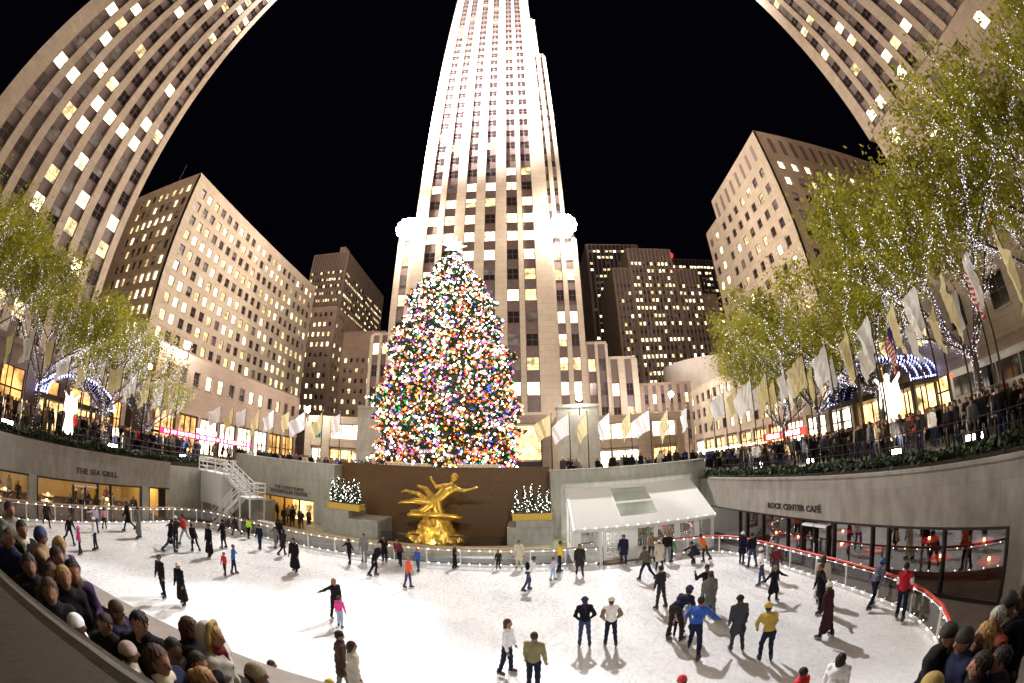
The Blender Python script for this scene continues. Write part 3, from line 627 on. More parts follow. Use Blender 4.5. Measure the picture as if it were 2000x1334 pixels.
m = MB(o); xs = [TX0, 3.2, 4.25, 4.45, 5.75, 6.1, 6.7, 7.75, 8.25, 9.1, 9.5, 10.5, 10.9, 11.6, TX1]
solid = [(TX0, 3.2), (4.25, 4.45), (5.75, 6.7), (7.75, 8.0), (9.1, 9.5), (10.5, 10.85), (11.7, TX1)]
for a, b in solid: m.box(a, b, TY0, TY0 + .05, 0, ZE - .02, fabw)
m.box(TX0, 4.45, TY0 + .002, TY0 + .048, 0, .75, fabw); m.box(5.75, TX1, TY0 + .002, TY0 + .048, 0, .8, fabw); m.box(TX0, TX1, TY0 + .003, TY0 + .047, 1.98, ZE - .02, fabw)
m.add([(TX0, TY0, 0), (TX0, TY1, 0), (TX0, TY1, .9), (TX0, TY0, .9)], [(0, 1, 2, 3)], fabw)
for a, b in ((TY0, TY0 + .4), (TY0 + 1.3, TY0 + 1.7), (TY0 + 2.8, TY1)): m.add([(TX0, a, .9), (TX0, b, .9), (TX0, b, rz(b) - .05), (TX0, a, rz(a) - .05)], [(0, 1, 2, 3)], fabw)
m.add([(TX1, TY0, 0), (TX1, TY1, 0), (TX1, TY1, rz(TY1)), (TX1, TY0, rz(TY0))], [(0, 3, 2, 1)], fabw)
m.build('wall', t)
for a, b in ((3.2, 4.25), (6.7, 7.75), (8.0, 9.1), (9.5, 10.5), (10.85, 11.7)): m = MB(o); m.box(a, b, TY0 + .02, TY0 + .03, .78, 1.98, cafeg); m.build('window', t)
m = MB(o)
for x in (4.62, 5.62): m.box(x - .07, x + .07, TY0 - .1, TY0 + .06, 0, 2.05, steel)
m.box(4.69, 5.55, TY0 - .1, TY0 + .06, 1.95, 2.05, steel); m.box(4.69, 5.55, TY0 - .06, TY0, 0, .28, steel); m.box(4.69, 5.55, TY0 - .06, TY0, 1.85, 1.95, steel)
for k in range(5): x = 4.72 + .8 * k / 4; m.box(x - .018, x + .018, TY0 - .05, TY0 - .01, .28, 1.85, steel)
for k in range(6): z = .3 + 1.5 * k / 5; m.box(4.7, 5.54, TY0 - .052, TY0 - .012, z - .018, z + .018, steel)
d = m.build('door', t); m = MB(o); m.box(5.42, 5.46, TY0 - .14, TY0 - .06, .9, 1.15, darkm); m.build('handle', d)
m = MB(o); m.box(4.5, 5.75, TY0 - .9, TY0 - .1, 0, .12, mat('door_mat', (.16, .1, .05), .9)); m.build('door_step', t)
m = MB(o)
for k in range(15): m.octa((TX0 + (TX1 - TX0) * k / 14, TY0 - .2, ZE - .05), .03, bulbw)
tag(m.build('string_lights', t), kind='stuff')
lamp('marquee_lamp', 'POINT', (5.2, 26, 2.1), 430, (1, .97, .93), .2); lamp('marquee_lamp', 'POINT', (9.8, 26, 2.1), 430, (1, .97, .93), .2)

# ---------------------------------------------------------------- windows and facades
WCACHE = {}
def window_mesh(w_, h, var):
    key = (round(w_, 2), round(h, 2), var)
    if key in WCACHE: return WCACHE[key]
    m = MB(); f = .05 * max(1, w_ / 1.3); pm = {'dark': w_dark, 'dim': w_dim, 'grey': w_grey, 'lit': w_lit, 'bri': w_bri, 'half': w_dark, 'halfb': w_lit}[var]
    z1 = h
    m.box(-w_ / 2, w_ / 2, -.08, 0, 0, f, w_fr); m.box(-w_ / 2, w_ / 2, -.08, 0, h - f, h, w_fr)
    m.box(-w_ / 2, -w_ / 2 + f, -.08, 0, f, h - f, w_fr); m.box(w_ / 2 - f, w_ / 2, -.08, 0, f, h - f, w_fr)
    m.box(-f * .4, f * .4, -.06, 0, f, h - f, w_fr); m.box(-w_ / 2 + f, w_ / 2 - f, -.065, 0, h * .5 - f * .4, h * .5 + f * .4, w_fr)
    a, b = -w_ / 2 + f, w_ / 2 - f; y = -.03
    if var == 'half': m.quad((a, y, f), (b, y, f), (b, y, h * .5), (a, y, h * .5), w_dark); m.quad((a, y, h * .5), (b, y, h * .5), (b, y, h - f), (a, y, h - f), w_grey)
    elif var == 'halfb': m.quad((a, y, f), (b, y, f), (b, y, h * .6), (a, y, h * .6), w_lit); m.quad((a, y, h * .6), (b, y, h * .6), (b, y, h - f), (a, y, h - f), w_bri)
    else: m.quad((a, y, f), (b, y, f), (b, y, h - f), (a, y, h - f), pm)
    me = m.mesh('window'); WCACHE[key] = me; return me
def pick(q, lit):
    """lit = (share lit, share of those bright)"""
    a = q.random()
    if a < lit[0]: return 'bri' if q.random() < lit[1] else ('halfb' if q.random() < .3 else 'lit')
    a = q.random(); return 'dark' if a < .66 else ('half' if a < .82 else ('grey' if a < .92 else 'dim'))
ROT = {'S': 0., 'E': R(90), 'W': R(-90)}
class Building:
    def __init__(s, name, label, org, cat='building'):
        s.t = empty(name, org, label, cat); s.o = org; s.wall = MB(org); s.win = []; s.dark = MB(org); s.roof = MB(org); s.shops = 0
    def mass(s, x0, x1, y0, y1, z0, z1, m, cap=None):
        s.wall.box(x0, x1, y0, y1, z0, z1, m); r_ = MB(s.o); r_.box(x0 - .12, x1 + .12, y0 - .12, y1 + .12, z1, z1 + .5, cap or m); r_.build('roof', s.t)
    def shop(s, face, P, u0, u1, z0, z1, glow, n=3, transom=None):
        """one shop window: lit pane behind dark mullions"""
        k = MB(s.o); s.bx(k, face, P, u0, u1, 0, .05, z0, z1, glow); w_ = s.t; o_ = k.build('shop_window', w_); k = MB(s.o)
        for i in range(n + 1): u = u0 + (u1 - u0) * i / n; s.bx(k, face, P, u - .06, u + .06, .051, .2, z0, z1 + .05, darkm)
        s.bx(k, face, P, u0 + .06, u1 - .06, .055, .19, z1 - .04, z1 + .04, darkm)
        if transom: s.bx(k, face, P, u0 + .07, u1 - .07, .055, .16, transom, transom + .14, darkm)
        k.build('frame', o_)
    def bx(s, mb, face, P, u0, u1, n0, n1, z0, z1, m):
        if face == 'S': mb.box(u0, u1, P - n1, P - n0, z0, z1, m)
        elif face == 'E': mb.box(P + n0, P + n1, u0, u1, z0, z1, m)
        else: mb.box(P - n1, P - n0, u0, u1, z0, z1, m)
    def facade(s, face, P, u0, u1, z0, z1, cols, rows, ww, wh, m, style='punch', lit=(.3, .4), D=.3, dm=None, seed=1, sd=.12, fn=None):
        """P = plane of the core; piers stand D proud of it, windows sit in the gaps"""
        q = random.Random(seed); B = s.bx; W = s.wall
        e = sorted(cols); edges = [u0] + [x for c in e for x in (c - ww / 2, c + ww / 2)] + [u1]
        if style == 'strip':
            for i in range(0, len(edges), 2):
                if edges[i + 1] - edges[i] > .02: B(W, face, P, edges[i], edges[i + 1], 0, D, z0, z1, m)
            for c in e: B(s.dark, face, P, c - ww / 2, c + ww / 2, 0, sd, z0, z1, dm or spand)
            dn = sd + .005
        else:
            zz = [z0] + [x for r_ in rows for x in (r_, r_ + wh)] + [z1]
            for i in range(0, len(zz), 2): B(W, face, P, u0, u1, 0, D, zz[i], zz[i + 1], m)
            for r_ in rows:
                for i in range(0, len(edges), 2): B(W, face, P, edges[i], edges[i + 1], 0, D, r_, r_ + wh, m)
                for c in e: B(W, face, P, c - ww / 2 - .08, c + ww / 2 + .08, D, D + .07, r_ - .12, r_, m)
            dn = .02
        for r_ in rows:
            rl = q.random()
            for c in e:
                L_ = lit if rl > .25 else (min(.85, lit[0] * 2.1), lit[1])
                v = fn(c, r_, q) if fn else None
                v = v or pick(q, L_)
                p = {'S': (c, P - dn, r_), 'E': (P + dn, c, r_), 'W': (P - dn, c, r_)}[face]
                s.win.append((p, ROT[face], window_mesh(ww * .96, wh, v)))
    def done(s):
        o = s.o
        if s.wall.v: s.wall.build('wall', s.t)
        if s.dark.v: s.dark.build('spandrel', s.t)
        if s.roof.v: s.roof.build('roof', s.t)
        C = Vector(CAM); s.win.sort(key=lambda q: (Vector(q[0]) - C).length)
        for p, rz_, me in s.win[:100]: link('window', me, s.t, (p[0] - o[0], p[1] - o[1], p[2] - o[2]), rz_)
        rest = s.win[100:]
        if rest:
            V = []; F = []; M = []; ms = []; b = 0
            for p, rz_, me in rest:
                co = np.empty(len(me.vertices) * 3, np.float32); me.vertices.foreach_get('co', co); co = co.reshape(-1, 3)
                c_, s_ = math.cos(rz_), math.sin(rz_)
                V.append(np.stack([co[:, 0] * c_ - co[:, 1] * s_ + p[0] - o[0], co[:, 0] * s_ + co[:, 1] * c_ + p[1] - o[1], co[:, 2] + p[2] - o[2]], 1))
                fi = np.empty(len(me.loops), np.int32); me.loops.foreach_get('vertex_index', fi); F.append(fi.reshape(-1, 4) + b); b += len(co)
                k = np.empty(len(me.polygons), np.int32); me.polygons.foreach_get('material_index', k)
                for mm in me.materials:
                    if mm not in ms: ms.append(mm)
                mp_ = np.array([ms.index(mm) for mm in me.materials]); M.append(mp_[k])
            tag(link('window', npmesh('window', np.concatenate(V), np.concatenate(F), ms, np.concatenate(M)), s.t), kind='stuff')
        return s.t
def rng(a, b, step):
    n = max(1, int(round((b - a) / step))); return [a + (b - a) * (i + .5) / n for i in range(n)]

# the great tower
TY = 62.0
b = Building('skyscraper', 'tall pale limestone skyscraper, floodlit white towards its top, behind the Christmas tree', (-6, TY, PL))
FH = 4.12; rows = [9.0 + FH * k for k in range(1, 60)]
main_cols = [-17.0, -13.7, -9.7, -5.8, -1.6, 1.45]
b.mass(-20.2, 5.2, TY, 100, PL, 262, lime_t); b.mass(5.2, 8.6, TY + 2.0, 98, PL, 115, lime_t); b.mass(4.6, 7.4, TY + 3.4, 98, 115, 146, lime_t)
b.mass(-23.5, -20.2, TY + .6, 96, PL, 47.6, lime_t); b.mass(8.6, 10.1, TY + 2.1, 96, PL, 46.6, lime_t); b.mass(5.2, 10.1, TY + .6, TY + 2.1, PL, 46.6, lime_t)
b.mass(-27.6, -23.5, TY + 3, 90, PL, 29.2, lime_t); b.mass(-28.2, -27.6, TY + 3.1, 90, PL, 25.6, lime_t)
b.mass(10.1, 14.2, TY + 2, 90, PL, 26.2, lime_t); b.mass(14.2, 19.6, TY + 3.4, 90, PL, 23.8, lime_t)
def towerlit(c, z, q):
    if z > 75: return 'dark' if q.random() < .86 else ('half' if q.random() < .7 else 'lit')
    if abs(z - (9 + FH * 9)) < .1 and c < 4: return 'bri'
    if abs(z - (9 + FH * 10)) < .1: return 'bri' if q.random() < .5 else None
    return None
R_lo = [r for r in rows if r < 205]
b.facade('S', TY, -20.5, 5.5, 14.5, 230, main_cols, [r for r in R_lo if r > 14], 2.15, 2.25, lime_t, 'strip', (.26, .5), .55, seed=4, fn=towerlit)
b.facade('S', TY + 2.0, 5.2, 8.9, 46.6, 115, [5.95, 7.65], [r for r in rows if 48 < r < 112], .85, 2.0, lime_t, 'strip', (.1, .3), .45, seed=5)
b.facade('S', TY + .6, -23.8, -20.5, 8, 47.6, [-21.9], [r for r in rows if r < 45], 1.4, 2.2, lime_t, 'strip', (.35, .6), .4, seed=6)
b.facade('S', TY + .6, 5.5, 10.4, 8, 46.6, [6.6, 8.75], [r for r in rows if r < 44], 1.35, 2.2, lime_t, 'strip', (.4, .6), .4, seed=7)
b.facade('S', TY + 3, -28.1, -23.8, 8, 29.2, [-26.9, -25.1], [r for r in rows if r < 27], 1.2, 2.2, lime_t, 'strip', (.2, .6), .4, seed=8)
b.facade('S', TY + 2, 10.4, 14.4, 8, 26.2, [11.5, 13.3], [r for r in rows if r < 24], 1.3, 2.2, lime_t, 'strip', (.3, .6), .4, seed=9)
b.facade('S', TY + 3.4, 14.4, 19.9, 8, 23.8, [15.7, 18.2], [r for r in rows if r < 21], 1.3, 2.2, lime_t, 'strip', (.3, .6), .4, seed=10)
b.wall.box(-20.5, 5.5, TY - .56, TY, PL, 14.5, lime_t)
# reeded crowns on the setbacks
for x0, x1, y, z in ((-23.7, -20.5, TY + .1, 47.6), (5.5, 10.3, TY + .1, 46.6), (5.2, 8.8, TY + 1.5, 115), (4.8, 7.4, TY + 3, 146)):
    for k in range(int((x1 - x0) / .7)): b.wall.box(x0 + .7 * k, x0 + .7 * k + .3, y, y + .3, z, z + 1.2, lime_t)
tw = b.done()
m = MB((-6, TY, PL)); m.box(-2.3, 2.4, TY - .6, TY - .5, 7.0, 12.3, glow_y)
for k in range(15): z = 7.1 + .35 * k; m.box(-2.3, 2.4, TY - .66, TY - .6, z, z + .07, darkm)
for x in (-2.35, 2.45): m.box(x - .1, x + .1, TY - .75, TY - .55, PL, 12.5, darkm)
m.box(-4.5, 3.5, TY - .9, TY - .57, 12.7, 14.0, lime_d); m.box(-2.3, 2.4, TY - .62, TY - .57, PL, 6.7, darkm); m.build('lit_portal', tw)
# floodlight banks on the shoulders
for k, (x, y, z) in enumerate(FLOODS):
    t = empty('floodlight_bank', (x, TY + .3, z - 2.6), 'blinding bank of floodlights on the %s shoulder of the great tower' % ('left', 'right')[k], 'floodlight', 'floodlight banks on the tower')
    m = MB(); m.box(-1.9, 1.9, -.1, .05, 0, .3, darkm)
    for i in range(5): m.box(-1.8 + .88 * i, -1.74 + .88 * i, -.1, .0, .3, 4.6, darkm)
    m.build('rack', t)
    for nr_, rr_ in ((1, 0), (6, .98), (12, 1.95)):
        for i in range(nr_):
            a = 6.2832 * i / nr_; h = MB(); h.tube([(0, .1, 0), (0, -.5, 0)], [.3, .52], darkm, 10); h.ball((0, -.45, 0), .6, floodm, 14, 8); ho = h.build('lamp', t, loc=(rr_ * math.cos(a), -.1, 2.5 + rr_ * math.sin(a)))

# left tower (near, strips), facade looks along +x
b = Building('skyscraper', 'huge stone office tower with vertical window strips leaning in at the top left', (-50, 10, PL))
LY0, LY1 = -2.2, 23.1; b.mass(-95, -50.5, LY0 + .3, LY1 - .02, PL, 150, lime)
cols = [21.2 - 2.92 * k for k in range(8)]
b.facade('E', -50.5, LY0, LY1, 9, 150, cols, [6.6 + 3.72 * k for k in range(1, 38)], 1.75, 2.0, lime, 'strip', (.24, .62), .55, seed=21)
b.wall.box(-50.5, -49.6, LY0, LY1, PL, 9, lime_d); b.wall.box(-50, -49.6, LY0 - .5, LY0 + .9, PL, 150, lime); b.done()
# right tower
b = Building('skyscraper', 'huge stone office tower with vertical window strips leaning in at the top right', (50, 5, PL))
b.mass(50.5, 95, -60, 25.0, 43.2, 150, lime); b.mass(50.3, 95, -60, 23.75, PL, 43.2, lime)
b.facade('W', 50.5, -45, 23.75, 43.7, 150, [21.9 - 2.75 * k - (.5 if k > 1 else 0) - (.6 if k > 4 else 0) for k in range(22)], [44.8 + 3.72 * k for k in range(0, 27)], 1.6, 2.0, lime, 'strip', (.25, .55), .5, seed=23)
b.facade('W', 50.3, -45, 23.85, 8, 43.4, [20.4 - 5.6 * k for k in range(11)], [13 + 5.2 * k for k in range(6)], 1.7, 2.4, lime, 'punch', (.35, .8), .25, seed=24); b.done()
# left stone block with punched windows
b = Building('office_building', 'broad stone office block with rows of small square windows left of the great tower', (-57, 60, PL))
b.mass(-100, -57.3, 36.9, 87.2, PL, 51.4, lime)
b.facade('E', -57.3, 36.6, 87.4, 16, 51.4, rng(38.2, 86.6, 2.34), [18.3 + 2.95 * k for k in range(11)], 1.25, 1.75, lime, 'punch', (.45, .4), .3, seed=31)
b.facade('S', 36.9, -100, -57.0, 16, 51.4, [-58.9 - 2.3 * k for k in range(8)], [18.3 + 2.95 * k for k in range(11)], 1.25, 1.75, lime, 'punch', (.5, .4), .3, seed=32)
b.roof.box(-86, -62, 42, 80, 51.9, 54.5, lime); b.roof.tube([(-68, 39, 52), (-68, 39, 59)], .08, darkm, 5); b.done()
# right stone block
b = Building('office_building', 'stone office block with slotted top storey and scattered lit windows on the right', (48, 60, PL))
b.mass(48.3, 110, 46.6, 71.5, PL, 64.8, lime); b.mass(48.35, 110, 71.5, 78.8, PL, 59.6, lime)
rws = [15 + 4.0 * k for k in range(11)]
b.facade('W', 48.3, 46.3, 71.6, 10, 65, rng(48, 71, 3.3), rws, 1.5, 2.0, lime, 'punch', (.24, .4), .3, seed=41)
b.facade('W', 48.35, 71.62, 78.9, 10, 59.7, rng(72.3, 78.6, 3.1), rws, 1.5, 2.0, lime, 'punch', (.3, .4), .3, seed=42)
b.facade('S', 46.6, 48.0, 110, 10, 65, [51.2 + 3.7 * k for k in range(15)], rws, 1.6, 2.0, lime, 'punch', (.3, .4), .3, seed=43)
for k in range(15): b.dark.box(50.6 + 3.0 * k, 51.7 + 3.0 * k, 46.26, 46.31, 59.2, 63.4, spand)
for k in range(8): b.dark.box(47.96, 48.01, 49.0 + 2.9 * k, 50.0 + 2.9 * k, 59.2, 63.2, spand)
b.done()
# far blocks
b = Building('office_building', 'dark ribbed modern office tower with thin lit rows far behind on the left', (-88, 140, PL))
b.mass(-96, -77.6, 140.4, 190, PL, 96, lime_d); b.facade('S', 140.4, -96, -77.4, 70, 96, rng(-95.4, -78, 1.25), [72 + 3.4 * k for k in range(5)], .8, 1.3, lime_d, 'strip', (.62, .25), .25, seed=51)
b.facade('E', -77.6, 140.2, 190, 56, 96, rng(141.5, 189, 1.9), [58 + 3.4 * k for k in range(9)], 1.2, 1.3, lime_d, 'strip', (.42, .12), .25, seed=52); b.roof.box(-84, -81, 143, 148, 96, 101, lime_d); b.done()
b = Building('office_building', 'stepped stone building with bright small windows between the left block and the great tower', (-67, 110, PL))
b.mass(-76, -62, 110.3, 140, PL, 55.6, lime_d); b.mass(-62, -46, 118, 150, PL, 49, lime_d); b.mass(-46, -40, 112, 150, PL, 45, lime_d)
b.facade('S', 110.3, -76, -61.8, 10, 55.6, rng(-75, -62.6, 2.0), [14 + 3.5 * k for k in range(12)], .95, 1.5, lime_d, 'punch', (.42, .6), .25, seed=53)
b.facade('E', -62, 110.1, 118, 10, 55.6, rng(111, 117.6, 2.2), [14 + 3.5 * k for k in range(12)], .95, 1.5, lime_d, 'punch', (.3, .6), .25, seed=54)
b.facade('S', 118, -62, -40, 10, 45, rng(-61, -41, 2.2), [14 + 3.5 * k for k in range(8)], .95, 1.5, lime_d, 'punch', (.25, .6), .25, seed=55); b.done()
b = Building('skyscraper', 'dark tower almost hidden between the left tower and the left stone block, with pink lights', (-105, 60, PL))
b.mass(-125, -90, 50.3, 75, PL, 64, blackm); b.facade('S', 50.3, -125, -90, 10, 62, rng(-124, -91, 2.4), [14 + 3.4 * k for k in range(14)], 1.5, 1.1, spand, 'strip', (.35, .1), .2, dm=blackm, seed=56)
b.done()
m = MB((-99, 48, 60)); m.box(-104.5, -92, 49.4, 49.6, 56, 62, em('red_sign_back', (.8, .0, .03), .35))
for k in range(6): m.box(-104 + 2 * k, -102.6 + 2 * k, 49.25, 49.4, 57, 61, em('red_neon', (1, .02, .05), 1.6))
tag(m.build('roof_sign'), 'red neon roof sign just visible beside the left tower', 'sign')
b = Building('office_building', 'stepped stone office tower with many lit windows behind the right of the great tower', (58, 150, PL))
b.mass(47.7, 69.5, 150.3, 180, PL, 98, lime_d, lime_d); b.mass(40, 82, 150.9, 182, PL, 88, lime_d); b.mass(82, 90, 152, 182, PL, 76, lime_d)
b.facade('S', 150.3, 47.7, 69.5, 12, 98, rng(48.6, 68.8, 1.9), [14 + 3.6 * k for k in range(22)], 1.05, 1.6, lime_d, 'strip', (.30, .6), .35, seed=61)
b.facade('S', 150.9, 40, 47.5, 12, 88, rng(40.6, 47.4, 1.9), [14 + 3.6 * k for k in range(19)], 1.05, 1.6, lime_d, 'strip', (.2, .5), .3, seed=62)
b.facade('S', 150.9, 69.8, 82, 12, 88, rng(70.2, 81.6, 1.9), [14 + 3.6 * k for k in range(19)], 1.05, 1.6, lime_d, 'strip', (.3, .55), .3, seed=63); b.done()
b = Building('skyscraper', 'dark modern tower with lit rows right behind the great tower', (52, 190, PL))
b.mass(36.8, 68, 190.3, 220, PL, 125, lime_d); b.facade('S', 190.3, 36.8, 68, 20, 125, rng(37.8, 64, 2.3), [24 + 4 * k for k in range(25)], 1.6, 1.5, spand, 'strip', (.22, .45), .3, dm=blackm, seed=64); b.done()
b = Building('skyscraper', 'dark glass tower with rows of lights left of the right stone block', (105, 200, PL))
b.mass(88, 122, 200.3, 230, PL, 122, spand); b.facade('S', 200.3, 88, 122, 20, 122, rng(89, 121, 2.4), [24 + 4 * k for k in range(24)], 1.9, 1.6, spand, 'strip', (.5, .4), .2, dm=blackm, seed=65); b.done()
m = MB((90, 196, 124)); m.ball((90, 196, 122), 2.0, em('red_beacon', (1, .02, .02), 3)); m.box(89.6, 90.4, 196, 200, 118, 121, darkm); tag(m.build('beacon'), 'glowing red beacon on the roofline right of the great tower', 'beacon')

# podium buildings beside the promenades
b = Building('podium_building', 'low stone building with warm shopfronts along the left promenade', (-38, 42, PL))
b.mass(-57, -38.3, 27, 58, PL, 15.6, lime_d, lime_d)
b.facade('E', -38.3, 27, 58.2, 9.2, 15.8, rng(28, 57.6, 2.3), [12.6], 1.1, 1.7, lime_d, 'punch', (.35, .3), .3, seed=71)
for y in rng(27.5, 57.5, 3.75):
    b.shop('E', -38.29, y - 1.5, y + 1.5, PL + .3, 9.0, glow_o if int(y) % 4 else glow_w, 3, 7.0)
    b.wall.box(-38.3, -37.95, y + 1.62, y + 2.12, PL, 9.2, lime_d)
b.done()
b = Building('podium_building', 'low stone building front behind the lit canopy at the far left', (-46, 10, PL))
b.mass(-49.6, -38.5, -12, 24, PL, 10.4, lime_d)
for y in rng(-11, 24, 3.9):
    b.shop('E', -38.49, y - 1.2, y + 1.2, PL + .3, 8.6, glow_o, 2, 6.9)
b.done()
b = Building('podium_building', 'long six-storey stone building with shopfronts along the right promenade', (30, 52, PL))
b.mass(30.3, 48, 27, 74, PL, 17.2, lime, lime)
b.facade('W', 30.3, 27, 74.2, 8.6, 17.4, rng(28, 73.6, 2.3), [9.6, 12.2, 14.8], 1.15, 1.5, lime, 'punch', (.22, .4), .3, seed=72)
for y in rng(27.5, 73.5, 3.83):
    b.shop('W', 30.29, y - 1.48, y + 1.48, PL + .2, 8.2, glow_w if int(y) % 2 else glow_y, 2, 7.0)
    b.wall.box(29.95, 30.3, y + 1.55, y + 2.1, PL, 8.6, lime)
b.done()
b = Building('podium_building', 'plain stone building with wide-set windows behind the flags at the far right', (31, 5, PL))
b.mass(31.3, 50, -30, 26, PL, 24, lime)
b.facade('W', 31.3, -30, 26, 9.4, 24, rng(-26, 25, 4.2), [11.2, 15.4, 19.6], 1.6, 2.3, lime, 'punch', (.3, .7), .3, seed=74)
for y in rng(-28, 26, 5.0):
    b.shop('W', 31.29, y - 1.9, y + 1.9, PL + .2, 8.4, glow_w if int(y) % 2 else glow_y, 3, 7.2)
b.done()
b = Building('podium_building', 'dim stone building with narrow windows beyond the bright right-hand corner', (24, 84, PL))
b.mass(20, 30.2, 66.3, 110, PL, 19, lime_d); b.facade('S', 66.3, 20, 30.2, 8, 19, rng(20.6, 30, 1.5), [9, 12.4, 15.6], .7, 1.8, lime_d, 'strip', (.2, .3), .3, seed=75); b.done()
m = MB((36, 74, 12)); pts = arc(40, 79, 9.5, 265, 110, 20); poly = pts + [(46, 88), (47, 70)]
m.prism(poly[::-1] if False else poly, PL, 25.2, noisy('pale_render', (.62, .58, .55), (.72, .68, .64), .5, .8)); tag(m.build('rounded_building'), 'smooth rounded pale wall lit by a glaring floodlight, right of centre', 'building')
# two lit wings flanking the tree
def wing(nm_lab, x0, x1, y, zt, bays, sgn, blockx):
    b = Building('low_wing', nm_lab, ((x0 + x1) / 2, y, PL)); b.mass(x0, x1, y + .8, y + 9, PL, zt, lime, lime)
    for a, c, up, lo in bays:
        b.shop('S', y + .79, a, c, 9.3, 11.3, up, 3); b.shop('S', y + .79, a, c, PL, 7.6, lo, 3)
        b.wall.box(a, c, y + .3, y + .8, 8.0, 9.05, lime); b.wall.box(a, c, y + .3, y + .8, 11.4, zt, lime)
    ed = [x0] + [v_ for bb in bays for v_ in bb[:2]] + [x1]
    for i in range(0, len(ed), 2): b.wall.box(ed[i], ed[i + 1], y + .2, y + .8, PL, zt, lime)
    b.wall.box(blockx[0], blockx[1], y - 2.0, y + .2, PL, zt + 1.4, conc2); b.roof.box(blockx[0] - .1, blockx[1] + .1, y - 2.1, y + .3, zt + 1.4, zt + 1.8, conc2)
    return b.done()
teal = em('teal_glow', (.05, .35, .42), .9)
wing('two-storey lit stone wing with shop windows left of the Christmas tree', -32.5, -20.4, 51.8, 12.0, [(-31.4, -29.6, teal, glow_w), (-28.2, -22.9, glow_w, glow_y)], 1, (-22.7, -17.4))
wing('two-storey lit stone wing with large bright windows right of the Christmas tree', 4.1, 22, 51.8, 12.0, [(9.8, 15.3, glow_w, glow_w), (17.4, 20.9, glow_w, glow_y)], -1, (4.1, 9.5))
for x, y, z, side in ((6.8, 48.6, 14.6, 'above the plain stone block right of the tree'), (-30.4, 49.2, 13.0, 'above the stone wing left of the tree'), (-35.9, 29.8, 16.5, 'on the roof of the left podium building'), (22.2, 56.5, 15.8, 'at the corner of the right podium building')):
    t = empty('floodlight', (x, y, z - 1.2), 'small glaring floodlight ' + side, 'floodlight'); m = MB(); m.tube([(0, 0, -.6 if 'plain' not in side else -1.2), (0, 0, .9)], .07, darkm, 6); m.build('bracket', t)
    m = MB(); m.tube([(0, .15, 1.1), (0, -.3, 1.0)], [.3, .45], darkm, 10); m.build('housing', t); m = MB(); m.ball((0, -.34, 1.0), .42, floodm, 10, 6); m.build('lens', t)

# entrance canopies outlined with blue-white bulbs
def canopy(X, sgn, y0, y1, zb, rise, label, proj=3.2):
    t = empty('entrance_canopy', (X, (y0 + y1) / 2, PL), label, 'canopy', 'canopies outlined with lights'); o = t.location; W = (y1 - y0) / 2; yc = (y0 + y1) / 2
    def pt(a, d): return (X + sgn * d, yc - W * math.cos(a), zb + rise * math.sin(a))
    n = 20; dg = mat('canopy_glass', (.06, .05, .06), .15); m = MB(o)
    for k in range(n):
        a, c = math.pi * k / n, math.pi * (k + 1) / n
        m.add([pt(a, 0), pt(c, 0), pt(c, proj), pt(a, proj)], [(0, 1, 2, 3)], dg)
    m.build('glass_roof', t); B = []
    nb = 5
    for j in range(nb):
        d = proj * j / (nb - 1); m = MB(o); m.tube([pt(math.pi * k / n, d) for k in range(n + 1)], .07, darkm, 5); m.build('rib', t)
        B += [pt(math.pi * k / 34, d + .03 * (1 if j == nb - 1 else 0)) for k in range(35)]
        B += [(p[0] , p[1], p[2] + .1) for p in B[-35:]]
    for a in (0, math.pi / 2, math.pi):
        B += [tuple(np.array(pt(a, d)) + (0, 0, .06)) for d in np.linspace(0, proj, 12)]
    tag(link('string_lights', bulbs_mesh('string_lights', np.array(B) - np.array(o), .085, [bulbb]), t), kind='stuff')
    m = MB(o); m.box(X + sgn * .1, X + sgn * (proj - .05), y0 - .1, y1 + .1, zb - .45, zb - .02, darkm)
    for y in np.linspace(y0, y1, 4): m.box(X + sgn * (proj - .3), X + sgn * proj, y - .12, y + .12, PL, zb - .45, darkm)
    m.build('frame', t)
    m = MB(o); m.box(X - sgn * .02, X + sgn * .08, y0 + .4, y1 - .4, PL, zb - .5, glow_y)
    for y in np.linspace(y0 + .4, y1 - .4, 7): m.box(X + sgn * .1, X + sgn * .2, y - .07, y + .07, PL, zb - .45, darkm)
    m.build('doors', t)
canopy(-38.2, 1, 13.0, 20.4, 7.4, 2.0, 'arched entrance canopy outlined in blue-white bulbs on the left promenade')
canopy(31.0, -1, 17.6, 27.4, 8.6, 2.5, 'arched entrance canopy outlined in blue-white bulbs behind the right flagpoles', 4.4)
# pink neon sign
t = empty('neon_sign', (-37.4, 34, 6.6), 'long pink neon sign with white lettering above the shops on the left', 'sign'); o = t.location
m = MB(o); m.box(-37.9, -36.2, 27.4, 43.6, 6.5, 6.75, darkm); m.build('awning', t); m = MB(o); m.box(-36.2, -36.1, 27.4, 43.6, 6.5, 7.15, pinkm); m.build('light_band', t)
m = MB(o)
q = random.Random(3); y = 28.0
while y < 43.2:
    w_ = q.uniform(.12, .4); m.box(-36.1, -36.04, y, y + w_, 6.68, 7.0, neonw); y += w_ + q.uniform(.12, .5)
m.box(-36.15, -36.05, 33, 36.4, 7.3, 7.75, neonw); m.build('lettering', t)
m = MB((29, 34, 6)); m.box(29.3, 30.1, 35, 43, 6.6, 7.5, em('red_glow', (1, .05, .04), 2.2)); m.box(29.2, 29.3, 35.4, 38.5, 6.8, 7.3, neonw); m.box(29.2, 29.3, 39.5, 42, 6.8, 7.3, neonw); tag(m.build('shop_sign'), 'glowing red and white shop sign on the right podium building', 'sign')
m = MB(); m.ball((0, 0, 0), .42, glow_w, 10, 6); gme = m.mesh('globe'); m = MB(); m.box(.3, .7, -.03, .03, -.03, .03, darkm); bme_ = m.mesh('bracket')
